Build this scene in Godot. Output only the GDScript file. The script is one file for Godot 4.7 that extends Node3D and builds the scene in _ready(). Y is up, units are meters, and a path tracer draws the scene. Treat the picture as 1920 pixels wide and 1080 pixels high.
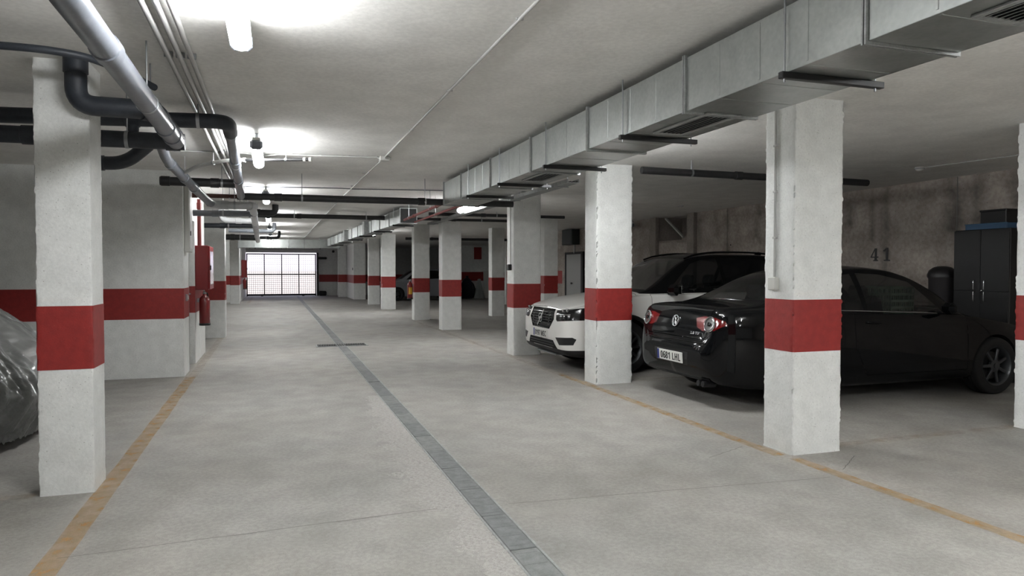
extends Node3D

# ---------------------------------------------------------------- mesh collector
class MB:
	var v := PackedVector3Array()
	var n := PackedVector3Array()
	var t := PackedVector2Array()
	var c := PackedColorArray()
	var col := Color.WHITE
	var use_col := false
	func tri(a: Vector3, b: Vector3, d: Vector3, na: Vector3, nb: Vector3, nd: Vector3, ua := Vector2.ZERO, ub := Vector2.ZERO, ud := Vector2.ZERO) -> void:
		if (b - a).cross(d - a).dot(na + nb + nd) > 0.0:
			v.append_array([a, d, b]); n.append_array([na, nd, nb]); t.append_array([ua, ud, ub])
		else:
			v.append_array([a, b, d]); n.append_array([na, nb, nd]); t.append_array([ua, ub, ud])
		if use_col: c.append_array([col, col, col])
	func flat(a: Vector3, b: Vector3, d: Vector3, out: Vector3) -> void:
		var g := (b - a).cross(d - a).normalized()
		if g.dot(out) < 0.0: g = -g
		tri(a, b, d, g, g, g)
	func quad(a: Vector3, b: Vector3, d: Vector3, e: Vector3, out: Vector3) -> void:
		flat(a, b, d, out); flat(a, d, e, out)
	func uvquad(a: Vector3, b: Vector3, d: Vector3, e: Vector3, nn: Vector3, u1 := Vector2(1, 1)) -> void:
		tri(a, b, d, nn, nn, nn, Vector2(0, u1.y), Vector2(u1.x, u1.y), Vector2(u1.x, 0))
		tri(a, d, e, nn, nn, nn, Vector2(0, u1.y), Vector2(u1.x, 0), Vector2(0, 0))
	# box with chamfered edges
	func box(ce: Vector3, s: Vector3, ch := 0.0, bs := Basis.IDENTITY) -> void:
		var h := s * 0.5
		ch = minf(ch, minf(h.x, minf(h.y, h.z)) * 0.9)
		var i := h - Vector3(ch, ch, ch)
		for ax in 3:
			for sg in [-1.0, 1.0]:
				var a1 := (ax + 1) % 3
				var a2 := (ax + 2) % 3
				var p: Array[Vector3] = []
				for k in [[-1, -1], [1, -1], [1, 1], [-1, 1]]:
					var q := Vector3.ZERO
					q[ax] = sg * h[ax]; q[a1] = k[0] * i[a1]; q[a2] = k[1] * i[a2]
					p.append(ce + bs * q)
				var o := Vector3.ZERO
				o[ax] = sg
				quad(p[0], p[1], p[2], p[3], bs * o)
		if ch > 0.0:
			for ax in 3:
				var a1 := (ax + 1) % 3
				var a2 := (ax + 2) % 3
				for s1 in [-1.0, 1.0]:
					for s2 in [-1.0, 1.0]:
						var p: Array[Vector3] = []
						for k in [[-1.0, 0], [1.0, 0], [1.0, 1], [-1.0, 1]]:
							var q := Vector3.ZERO
							q[ax] = k[0] * i[ax]
							q[a1] = s1 * (h[a1] if k[1] == 0 else i[a1])
							q[a2] = s2 * (i[a2] if k[1] == 0 else h[a2])
							p.append(ce + bs * q)
						var o := Vector3.ZERO
						o[a1] = s1; o[a2] = s2
						quad(p[0], p[1], p[2], p[3], bs * o)
			for sx in [-1.0, 1.0]:
				for sy in [-1.0, 1.0]:
					for sz in [-1.0, 1.0]:
						flat(ce + bs * Vector3(sx * h.x, sy * i.y, sz * i.z), ce + bs * Vector3(sx * i.x, sy * h.y, sz * i.z), ce + bs * Vector3(sx * i.x, sy * i.y, sz * h.z), bs * Vector3(sx, sy, sz))
	func b2(a: Vector3, b: Vector3, ch := 0.0) -> void:
		box((a + b) * 0.5, (b - a).abs(), ch)
	# tube along points
	func tube(pts: Array, r: float, seg := 12, caps := true) -> void:
		var m := pts.size()
		var rings := []
		var up := Vector3.UP
		var d0: Vector3 = (pts[1] - pts[0]).normalized()
		if absf(d0.dot(up)) > 0.95: up = Vector3.RIGHT
		for k in m:
			var d: Vector3
			if k == 0: d = (pts[1] - pts[0]).normalized()
			elif k == m - 1: d = (pts[k] - pts[k - 1]).normalized()
			else: d = ((pts[k + 1] - pts[k]).normalized() + (pts[k] - pts[k - 1]).normalized()).normalized()
			var sd := d.cross(up).normalized()
			up = sd.cross(d).normalized()
			var ring := []
			for j in seg:
				var a := TAU * j / seg
				var o := sd * cos(a) + up * sin(a)
				ring.append([pts[k] + o * r, o])
			rings.append([ring, d])
		for k in m - 1:
			for j in seg:
				var j2 := (j + 1) % seg
				var A = rings[k][0][j]; var B = rings[k][0][j2]; var C = rings[k + 1][0][j2]; var D = rings[k + 1][0][j]
				tri(A[0], B[0], C[0], A[1], B[1], C[1]); tri(A[0], C[0], D[0], A[1], C[1], D[1])
		if caps:
			for e in [0, m - 1]:
				var out: Vector3 = -rings[e][1] if e == 0 else rings[e][1]
				for j in seg:
					flat(pts[e], rings[e][0][j][0], rings[e][0][(j + 1) % seg][0], out)
	# lathe: profile points (radius, along) around axis
	func lathe(o: Vector3, axis: Vector3, prof: Array, seg := 24, smooth := true) -> void:
		axis = axis.normalized()
		var e1 := axis.cross(Vector3.UP if absf(axis.y) < 0.9 else Vector3.RIGHT).normalized()
		var e2 := axis.cross(e1)
		for k in prof.size() - 1:
			var p: Vector2 = prof[k]; var q: Vector2 = prof[k + 1]
			var dd := q - p
			if dd.length() < 1e-6: continue
			var nf := Vector2(dd.y, -dd.x).normalized()
			var np := nf; var nq := nf
			if smooth:
				if k > 0:
					var w: Vector2 = prof[k] - prof[k - 1]
					var nw := Vector2(w.y, -w.x).normalized()
					if nw.dot(nf) > 0.5: np = (nf + nw).normalized()
				if k < prof.size() - 2:
					var w: Vector2 = prof[k + 2] - prof[k + 1]
					var nw := Vector2(w.y, -w.x).normalized()
					if nw.dot(nf) > 0.5: nq = (nf + nw).normalized()
			for j in seg:
				var a := TAU * j / seg; var b := TAU * (j + 1) / seg
				var ra := e1 * cos(a) + e2 * sin(a); var rb := e1 * cos(b) + e2 * sin(b)
				var P0 := o + ra * p.x + axis * p.y; var P1 := o + rb * p.x + axis * p.y
				var Q0 := o + ra * q.x + axis * q.y; var Q1 := o + rb * q.x + axis * q.y
				var n0 := ra * np.x + axis * np.y; var n1 := rb * np.x + axis * np.y
				var m0 := ra * nq.x + axis * nq.y; var m1 := rb * nq.x + axis * nq.y
				if p.x > 1e-5: tri(P0, P1, Q1, n0, n1, m1)
				if q.x > 1e-5: tri(P0, Q1, Q0, n0, m1, m0)
	# polygon in the plane (e1,e2) at o, extruded along e1 x e2 direction by depth
	func prism(o: Vector3, e1: Vector3, e2: Vector3, ex: Vector3, poly: PackedVector2Array) -> void:
		var idx := Geometry2D.triangulate_polygon(poly)
		for k in range(0, idx.size(), 3):
			var P := []
			for q in 3: P.append(o + e1 * poly[idx[k + q]].x + e2 * poly[idx[k + q]].y)
			flat(P[0], P[1], P[2], -ex)
			flat(P[0] + ex, P[1] + ex, P[2] + ex, ex)
		var ce := Vector2.ZERO
		for p in poly: ce += p
		ce /= poly.size()
		for k in poly.size():
			var p := poly[k]; var q := poly[(k + 1) % poly.size()]
			var nn := Vector2(q.y - p.y, p.x - q.x)
			if Geometry2D.is_polygon_clockwise(poly): nn = -nn
			var a := o + e1 * p.x + e2 * p.y; var b := o + e1 * q.x + e2 * q.y
			quad(a, b, b + ex, a + ex, e1 * nn.x + e2 * nn.y)
	# grid of points with smooth normals; out gives the rough outward direction per mesh
	func grid(P: Array, closed_u := false, out := Vector3.ZERO, flip := false, uvs := Vector2.ONE) -> void:
		var nu := P.size(); var nv: int = P[0].size()
		var N := []
		for i in nu:
			var row := PackedVector3Array()
			for j in nv:
				var a: Vector3 = P[(i + 1) % nu][j] if (closed_u or i < nu - 1) else P[i][j]
				var b: Vector3 = P[(i - 1 + nu) % nu][j] if (closed_u or i > 0) else P[i][j]
				var e: Vector3 = P[i][mini(j + 1, nv - 1)]; var f: Vector3 = P[i][maxi(j - 1, 0)]
				var g := (a - b).cross(e - f).normalized()
				if flip: g = -g
				if out != Vector3.ZERO and g.dot(out) < 0.0: g = -g
				row.append(g)
			N.append(row)
		for i in (nu if closed_u else nu - 1):
			var i2 := (i + 1) % nu
			for j in nv - 1:
				var ua := Vector2(float(i) / (nu - 1), float(j) / (nv - 1)) * uvs
				var ub := Vector2(float(i + 1) / (nu - 1), float(j) / (nv - 1)) * uvs
				var uc := Vector2(float(i + 1) / (nu - 1), float(j + 1) / (nv - 1)) * uvs
				var ud := Vector2(float(i) / (nu - 1), float(j + 1) / (nv - 1)) * uvs
				tri(P[i][j], P[i2][j], P[i2][j + 1], N[i][j], N[i2][j], N[i2][j + 1], ua, ub, uc)
				tri(P[i][j], P[i2][j + 1], P[i][j + 1], N[i][j], N[i2][j + 1], N[i][j + 1], ua, uc, ud)
	func mesh() -> ArrayMesh:
		var m := ArrayMesh.new()
		if v.is_empty(): return m
		var a := []
		a.resize(Mesh.ARRAY_MAX)
		a[Mesh.ARRAY_VERTEX] = v; a[Mesh.ARRAY_NORMAL] = n; a[Mesh.ARRAY_TEX_UV] = t
		if use_col: a[Mesh.ARRAY_COLOR] = c
		m.add_surface_from_arrays(Mesh.PRIMITIVE_TRIANGLES, a)
		return m

# ---------------------------------------------------------------- scene helpers
var M := {}
var taken := {}
var rng := RandomNumberGenerator.new()

func numbered(called: String) -> String:
	var k: int = taken.get(called, 0)
	taken[called] = k + 1
	return called if k == 0 else "%s_%03d" % [called, k]
func thing(called: String, label: String, category: String, at := Vector3.ZERO, group := "", turn := 0.0) -> Node3D:
	var o := Node3D.new()
	o.name = numbered(called)
	add_child(o)
	o.position = at; o.rotation.y = turn
	o.set_meta("label", label); o.set_meta("category", category)
	if group: o.set_meta("group", group)
	return o
func part(parent: Node, called: String, mb, m: Material, label := "") -> MeshInstance3D:
	var o := MeshInstance3D.new()
	o.name = called
	o.mesh = mb.mesh() if mb is MB else mb
	o.material_override = m
	parent.add_child(o, true)
	if label: o.set_meta("label", label)
	return o
func struct(called: String, mb: MB, m: Material, label := "") -> MeshInstance3D:
	var o := part(self, called, mb, m)
	o.set_meta("kind", "structure")
	if label: o.set_meta("label", label)
	return o
func mat(c: Color, rough := 0.8, metal := 0.0) -> StandardMaterial3D:
	var m := StandardMaterial3D.new()
	m.albedo_color = c; m.roughness = rough; m.metallic = metal
	return m
func noise_img(size: int, freq: float, sd: int, oct := 3) -> PackedByteArray:
	var f := FastNoiseLite.new()
	f.seed = sd; f.frequency = freq; f.fractal_octaves = oct; f.noise_type = FastNoiseLite.TYPE_SIMPLEX
	return f.get_seamless_image(size, size, false, false, 0.15, true).get_data()
# colour texture blended from several noises: layers of [frequency, octaves, weight]
func noise_tex(size: int, c0: Color, c1: Color, layers: Array, sd: int, specks := 0, speck_col := Color.BLACK, speck_a := 0.5) -> ImageTexture:
	var acc := PackedFloat32Array()
	acc.resize(size * size)
	var k := 0
	for l in layers:
		var d := noise_img(size, l[0], sd + k * 17, l[1])
		var w: float = l[2]
		for i in size * size: acc[i] += w * (d[i] / 255.0 - 0.5)
		k += 1
	var by := PackedByteArray()
	by.resize(size * size * 3)
	for i in size * size:
		var f := clampf(0.5 + acc[i], 0.0, 1.0)
		by[i * 3] = int(255.0 * lerpf(c0.r, c1.r, f)); by[i * 3 + 1] = int(255.0 * lerpf(c0.g, c1.g, f)); by[i * 3 + 2] = int(255.0 * lerpf(c0.b, c1.b, f))
	var im := Image.create_from_data(size, size, false, Image.FORMAT_RGB8, by)
	var r := RandomNumberGenerator.new()
	r.seed = sd
	for s in specks:
		var x := r.randi_range(1, size - 3); var y := r.randi_range(1, size - 3)
		var w := r.randi_range(1, 2)
		for a in w:
			for b in w:
				im.set_pixel(x + a, y + b, im.get_pixel(x + a, y + b).lerp(speck_col, speck_a * r.randf()))
	im.generate_mipmaps()
	return ImageTexture.create_from_image(im)
func tri_mat(tex: Texture2D, period: float, rough: float, metal := 0.0, relief: Texture2D = null, depth := 0.0) -> StandardMaterial3D:
	var m := mat(Color.WHITE, rough, metal)
	m.albedo_texture = tex
	m.uv1_triplanar = true; m.uv1_world_triplanar = true
	m.uv1_scale = Vector3.ONE / period
	if relief:
		m.heightmap_enabled = true; m.heightmap_texture = relief; m.heightmap_scale = depth
	return m
func smooth_path(pts: Array, r: float, n := 5) -> Array:
	# rounds every inner corner of a polyline with radius r
	var o := [pts[0]]
	for k in range(1, pts.size() - 1):
		var p: Vector3 = pts[k]
		var a: Vector3 = pts[k - 1] - p; var b: Vector3 = pts[k + 1] - p
		var d := minf(r, minf(a.length(), b.length()) * 0.49)
		var A := p + a.normalized() * d; var B := p + b.normalized() * d
		for i in n + 1:
			var t := float(i) / n
			o.append(A.lerp(p, t).lerp(p.lerp(B, t), t))
	o.append(pts[-1])
	return o
func pch(x: float, tb: Array) -> float:
	# monotone cubic through [x, y] pairs
	var m := tb.size()
	if x <= tb[0][0]: return tb[0][1]
	if x >= tb[m - 1][0]: return tb[m - 1][1]
	var k := 0
	while x > tb[k + 1][0]: k += 1
	var h: float = tb[k + 1][0] - tb[k][0]
	var dl := func(i: int) -> float: return (tb[i + 1][1] - tb[i][1]) / (tb[i + 1][0] - tb[i][0])
	var sl := func(i: int) -> float:
		if i == 0: return dl.call(0)
		if i == m - 1: return dl.call(m - 2)
		var a: float = dl.call(i - 1); var b: float = dl.call(i)
		if a * b <= 0.0: return 0.0
		return 2.0 * a * b / (a + b)
	var t: float = (x - tb[k][0]) / h
	var s0: float = sl.call(k); var s1: float = sl.call(k + 1)
	return tb[k][1] * (1 + 2 * t) * (1 - t) * (1 - t) + h * s0 * t * (1 - t) * (1 - t) + tb[k + 1][1] * t * t * (3 - 2 * t) + h * s1 * t * t * (t - 1)
func text_part(parent: Node, called: String, s: String, h: float, depth: float, m: Material, at: Vector3, bs: Basis, font := "Droid Sans", bold := true, sx := 1.0) -> MeshInstance3D:
	var tm := TextMesh.new()
	var f := SystemFont.new()
	f.font_names = PackedStringArray([font])
	f.font_weight = 700 if bold else 400
	tm.font = f; tm.text = s; tm.font_size = 64; tm.pixel_size = h / 46.0; tm.depth = depth
	var o := MeshInstance3D.new()
	o.name = called; o.mesh = tm; o.material_override = m
	parent.add_child(o, true)
	o.transform = Transform3D(bs * Basis.from_scale(Vector3(sx, 1, 1)), at)
	return o

# ---------------------------------------------------------------- the scene
const CEIL := 2.66
const LAMP_GLOW := 40.0
const LAMP_AREA := 0.5
func _ready() -> void:
	rng.seed = 41
	# camera
	var cam := Camera3D.new()
	cam.name = "camera"
	cam.position = Vector3(0, 1.38, 0)
	cam.rotation = Vector3(-atan(33.0 / 1320.0), -atan(445.0 * cos(atan(33.0 / 1320.0)) / 1320.0), 0)
	cam.fov = rad_to_deg(2.0 * atan(540.0 / 1320.0))
	cam.near = 0.05; cam.far = 300.0
	add_child(cam)
	cam.current = true
	# sky outside the gate, exposure
	var we := WorldEnvironment.new()
	we.name = "surroundings"
	var env := Environment.new()
	var sky := Sky.new()
	var ps := ProceduralSkyMaterial.new()
	ps.sky_top_color = Color(0.84, 0.85, 0.96); ps.sky_horizon_color = Color(0.96, 0.93, 1.0)
	ps.ground_bottom_color = Color(0.6, 0.58, 0.6); ps.ground_horizon_color = Color(0.9, 0.88, 0.93)
	ps.sky_energy_multiplier = 1.0
	sky.sky_material = ps
	env.background_mode = Environment.BG_SKY
	env.sky = sky
	env.tonemap_mode = Environment.TONE_MAPPER_LINEAR
	env.tonemap_exposure = 1.85
	env.sdfgi_enabled = true; env.ssao_enabled = true; env.ssil_enabled = true
	we.environment = env
	add_child(we)
	# daylight on the ramp outside
	var sun := DirectionalLight3D.new()
	sun.name = "sun"
	sun.rotation_degrees = Vector3(-68, 12, 0)
	sun.light_color = Color(1.0, 0.95, 0.92)
	sun.light_energy = 1.35
	sun.light_angular_distance = 0.6
	sun.shadow_enabled = true
	add_child(sun)
	make_materials()
	build_lamps()
	build_floor()
	build_shell()
	build_columns()
	build_gate()
	build_duct()
	build_pipes()
	build_wall_fittings()
	build_cars()
	build_storage()

func make_materials() -> void:
	var fine := noise_tex(512, Color(0, 0, 0), Color(1, 1, 1), [[0.05, 4, 1.2], [0.2, 2, 0.6]], 5)
	M.floor = tri_mat(noise_tex(1024, Color(0.54, 0.53, 0.51), Color(0.645, 0.635, 0.615), [[0.006, 4, 0.6], [0.06, 4, 0.7], [0.3, 1, 0.5]], 11, 9000, Color(0.3, 0.3, 0.29), 0.35), 2.6, 0.72, 0.0, fine, 0.026)
	M.floor.vertex_color_use_as_albedo = true
	M.rough = tri_mat(noise_tex(512, Color(0.53, 0.52, 0.505), Color(0.74, 0.73, 0.71), [[0.05, 4, 0.5], [0.25, 2, 0.8]], 23, 3500, Color(0.36, 0.35, 0.33), 0.6), 0.8, 0.95, 0.0, fine, 0.066)
	M.ceiling = tri_mat(noise_tex(512, Color(0.845, 0.84, 0.825), Color(0.925, 0.92, 0.905), [[0.008, 4, 0.7], [0.08, 4, 0.7], [0.3, 2, 0.3]], 31), 2.2, 0.92, 0.0, fine, 0.055)
	M.white = tri_mat(noise_tex(512, Color(0.82, 0.825, 0.815), Color(0.91, 0.915, 0.905), [[0.01, 4, 0.6], [0.08, 3, 0.5], [0.3, 2, 0.4]], 41, 500, Color(0.35, 0.34, 0.32), 0.7), 1.1, 0.8, 0.0, fine, 0.077)
	M.red = tri_mat(noise_tex(512, Color(0.50, 0.13, 0.12), Color(0.585, 0.16, 0.145), [[0.02, 4, 0.8], [0.2, 2, 0.5]], 47, 250, Color(0.7, 0.5, 0.48), 0.5), 1.0, 0.55, 0.0, fine, 0.055)
	M.raw = tri_mat(noise_tex(512, Color(0.55, 0.515, 0.49), Color(0.70, 0.67, 0.64), [[0.008, 4, 0.8], [0.05, 4, 0.7], [0.3, 2, 0.3]], 61, 900, Color(0.2, 0.18, 0.17), 0.7), 2.4, 0.9, 0.0, fine, 0.066)
	M.raw.vertex_color_use_as_albedo = true
	M.warm_concrete = tri_mat(noise_tex(256, Color(0.46, 0.43, 0.41), Color(0.58, 0.55, 0.52), [[0.01, 4, 0.8], [0.1, 3, 0.5]], 69), 2.0, 0.9)
	M.galv = tri_mat(noise_tex(512, Color(0.60, 0.615, 0.605), Color(0.69, 0.705, 0.695), [[0.012, 3, 0.6], [0.06, 4, 0.5]], 71), 1.3, 0.36, 0.8)
	M.galv2 = tri_mat(noise_tex(256, Color(0.52, 0.53, 0.525), Color(0.64, 0.65, 0.645), [[0.03, 4, 0.9], [0.2, 2, 0.5]], 73), 0.8, 0.6, 0.2)
	M.galv3 = tri_mat(noise_tex(256, Color(0.40, 0.41, 0.41), Color(0.50, 0.51, 0.51), [[0.03, 4, 0.9], [0.2, 2, 0.5]], 75), 0.7, 0.6, 0.2)
	M.galv4 = tri_mat(noise_tex(256, Color(0.43, 0.44, 0.435), Color(0.54, 0.55, 0.545), [[0.03, 4, 0.9], [0.2, 2, 0.5]], 77), 0.75, 0.6, 0.2)
	M.dark_green = mat(Color(0.16, 0.18, 0.175), 0.5)
	M.door_grey = mat(Color(0.60, 0.60, 0.59), 0.5)
	M.cloth = mat(Color(0.62, 0.64, 0.63), 0.85)
	M.dark_metal = mat(Color(0.12, 0.12, 0.125), 0.5, 0.3)
	M.gasket = mat(Color(0.05, 0.05, 0.055), 0.7)
	M.pipe_dark = tri_mat(noise_tex(256, Color(0.13, 0.145, 0.17), Color(0.20, 0.22, 0.25), [[0.02, 4, 0.8], [0.2, 2, 0.5]], 79), 0.7, 0.5)
	M.pipe_black = tri_mat(noise_tex(256, Color(0.085, 0.085, 0.09), Color(0.15, 0.15, 0.155), [[0.02, 4, 0.9]], 83), 0.6, 0.55)
	M.pipe_grey = tri_mat(noise_tex(256, Color(0.36, 0.375, 0.40), Color(0.46, 0.475, 0.50), [[0.02, 4, 0.8], [0.2, 2, 0.4]], 89), 0.7, 0.32)
	M.pipe_white = tri_mat(noise_tex(256, Color(0.66, 0.665, 0.67), Color(0.76, 0.765, 0.77), [[0.02, 4, 0.8]], 97), 0.7, 0.4)
	M.pipe_red = mat(Color(0.42, 0.11, 0.10), 0.5)
	M.pipe_brown = mat(Color(0.25, 0.12, 0.09), 0.6)
	M.conduit = mat(Color(0.68, 0.68, 0.67), 0.45)
	M.box_white = mat(Color(0.76, 0.76, 0.74), 0.5)
	M.steel = mat(Color(0.62, 0.63, 0.64), 0.3, 0.9)
	M.joint = mat(Color(0.44, 0.43, 0.415), 0.95)
	M.cab_red = mat(Color(0.47, 0.05, 0.07), 0.3)
	M.ext_red = mat(Color(0.42, 0.03, 0.045), 0.25)
	M.ext_red.clearcoat_enabled = true; M.ext_red.clearcoat = 0.6
	M.black_plastic = mat(Color(0.045, 0.045, 0.05), 0.45)
	M.rubber = tri_mat(noise_tex(256, Color(0.075, 0.075, 0.078), Color(0.12, 0.12, 0.12), [[0.1, 3, 1.0]], 101), 0.4, 0.85)
	M.void = mat(Color(0.02, 0.02, 0.022), 0.95)
	M.yellow_label = mat(Color(0.80, 0.62, 0.18), 0.6)
	var glow := mat(Color(0.95, 0.95, 0.95), 0.5)
	glow.emission_enabled = true; glow.emission = Color(0.98, 0.985, 0.99); glow.emission_energy_multiplier = LAMP_GLOW
	M.glow = glow
	M.diffuser_off = mat(Color(0.8, 0.8, 0.79), 0.35)
	# worn ochre floor paint: paint flecks with bare gaps between them
	var S := 512
	var a := noise_img(S, 0.012, 7, 5); var b := noise_img(S, 0.25, 9, 2)
	var by := PackedByteArray()
	by.resize(S * S * 4)
	for i in S * S:
		var f := 0.62 * a[i] / 255.0 + 0.38 * b[i] / 255.0
		by[i * 4] = 190; by[i * 4 + 1] = 150; by[i * 4 + 2] = 92
		by[i * 4 + 3] = int(255.0 * clampf(0.20 + (f - 0.25) * 0.65, 0.1, 0.8))
	var im := Image.create_from_data(S, S, false, Image.FORMAT_RGBA8, by)
	M.paint = mat(Color.WHITE, 0.8)
	M.paint.albedo_texture = ImageTexture.create_from_image(im)
	M.paint.transparency = BaseMaterial3D.TRANSPARENCY_ALPHA
	var im2 := Image.create_from_data(S, S, false, Image.FORMAT_RGBA8, by)
	for y in S:
		for x in S:
			var q := im2.get_pixel(x, y)
			q.a = clampf(q.a * 0.8 - 0.17, 0.0, 1.0)
			im2.set_pixel(x, y, q)
	M.paint_faint = M.paint.duplicate()
	M.paint_faint.albedo_texture = ImageTexture.create_from_image(im2)

# ---------------------------------------------------------------- lamps
func strip_lamp(at: Vector3, lit: bool, label: String, length := 1.26) -> void:
	# at: point on the surface above it; runs along z, stands off on two brackets
	var o := thing("strip_lamp", label, "lamp", at, "strip lamps under the ceiling")
	var b := MB.new()
	b.box(Vector3(0, -0.085, 0), Vector3(0.07, 0.024, length), 0.006)
	part(o, "housing", b, M.box_white)
	for s in [-0.42, 0.42]:
		b = MB.new()
		b.box(Vector3(0, -0.037, s), Vector3(0.03, 0.076, 0.02), 0.004)
		part(o, "bracket", b, M.steel)
	var pr := [Vector2(0.034, 0.0)]
	for k in 11:
		var a := -0.25 + (PI + 0.5) * k / 10.0
		pr.append(Vector2(cos(a) * 0.052, -0.045 - sin(a) * 0.045))
	pr.append(Vector2(-0.034, 0.0))
	var poly := PackedVector2Array(pr)
	b = MB.new()
	b.prism(Vector3(0, -0.098, -length * 0.5 + 0.05), Vector3.RIGHT, Vector3.UP, Vector3(0, 0, length - 0.1), poly)
	part(o, "diffuser", b, M.glow if lit else M.diffuser_off)
	for s in [-1.0, 1.0]:
		b = MB.new()
		b.box(Vector3(0, -0.135, s * (length * 0.5 - 0.025)), Vector3(0.108, 0.09, 0.048), 0.02)
		part(o, "end_cap", b, M.pipe_grey)
	for s in [-0.35, 0.0, 0.35]:
		b = MB.new()
		b.box(Vector3(0.038, -0.097, s), Vector3(0.008, 0.03, 0.03), 0.002)
		part(o, "clip", b, M.steel)
	if lit:
		var l := AreaLight3D.new()
		l.name = "glow_light"
		l.area_size = Vector2(0.09, length - 0.1)
		l.light_color = Color(0.98, 0.985, 0.99)
		l.light_energy = LAMP_AREA
		l.area_range = 40.0
		l.area_attenuation = 2.0
		l.shadow_enabled = true
		l.position = Vector3(0, -0.194, 0)
		l.rotation.x = -PI / 2
		o.add_child(l)
func build_lamps() -> void:
	strip_lamp(Vector3(-0.15, CEIL, -3.2), true, "lit strip lamp on the ceiling beside the three conduits")
	strip_lamp(Vector3(-0.15, CEIL, -7.45), true, "lit strip lamp on the ceiling above the capped dark pipe stub")
	for z in [1.05, 5.3]:
		strip_lamp(Vector3(-0.15, CEIL, z), true, "lit strip lamp on the ceiling over the lane opposite the gate end")
	for z in [-11.8, -16.5, -20.5, -24.4, -27.7, -32.2]:
		strip_lamp(Vector3(-0.12, CEIL, z), true, "lit strip lamp on the ceiling farther along the lane, partly behind pipes")
	for z in [3.4, -0.5, -6.2]:
		strip_lamp(Vector3(2.98, CEIL, z), true, "lit strip lamp on the ceiling hidden behind the long duct")
	for z in [-0.9, 3.2]:
		strip_lamp(Vector3(4.9, CEIL, z), true, "lit strip lamp over the open bays before the thick column")
	strip_lamp(Vector3(3.9, CEIL, -0.3), true, "lit strip lamp over the bay line before the thick column")
	strip_lamp(Vector3(3.36, CEIL, -12.5), true, "lit strip lamp beside the cable tray beyond the duct end")
	strip_lamp(Vector3(2.95, CEIL, -22.6), true, "lit strip lamp beside the far duct")
	strip_lamp(Vector3(8.55, CEIL, -16.3), false, "unlit white strip lamp at the top of the bare concrete wall", 0.9)

# ---------------------------------------------------------------- floor
func paint_line(fl: Node, a: Vector3, b: Vector3, w: float, m: Material, y := 0.0025) -> void:
	var d := (b - a).normalized()
	var s := d.cross(Vector3.UP) * w * 0.5
	var mb := MB.new()
	var L := (b - a).length()
	var u := Vector3(0, y, 0)
	var nseg := maxi(1, int(L / 0.25))
	var l0 := []; var r0 := []
	for k in nseg + 1:
		var p := a.lerp(b, float(k) / nseg) + u
		l0.append(p - s * (1.0 + rng.randf_range(-0.08, 0.08))); r0.append(p + s * (1.0 + rng.randf_range(-0.08, 0.08)))
	for k in nseg:
		var t0 := L * k / nseg / 1.1; var t1 := L * (k + 1) / nseg / 1.1
		mb.tri(l0[k], r0[k], r0[k + 1], Vector3.UP, Vector3.UP, Vector3.UP, Vector2(t0, 0), Vector2(t0, 0.12), Vector2(t1, 0.12))
		mb.tri(l0[k], r0[k + 1], l0[k + 1], Vector3.UP, Vector3.UP, Vector3.UP, Vector2(t0, 0), Vector2(t1, 0.12), Vector2(t1, 0))
	part(fl, "painted_line", mb, m, "worn ochre painted bay line")
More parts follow.
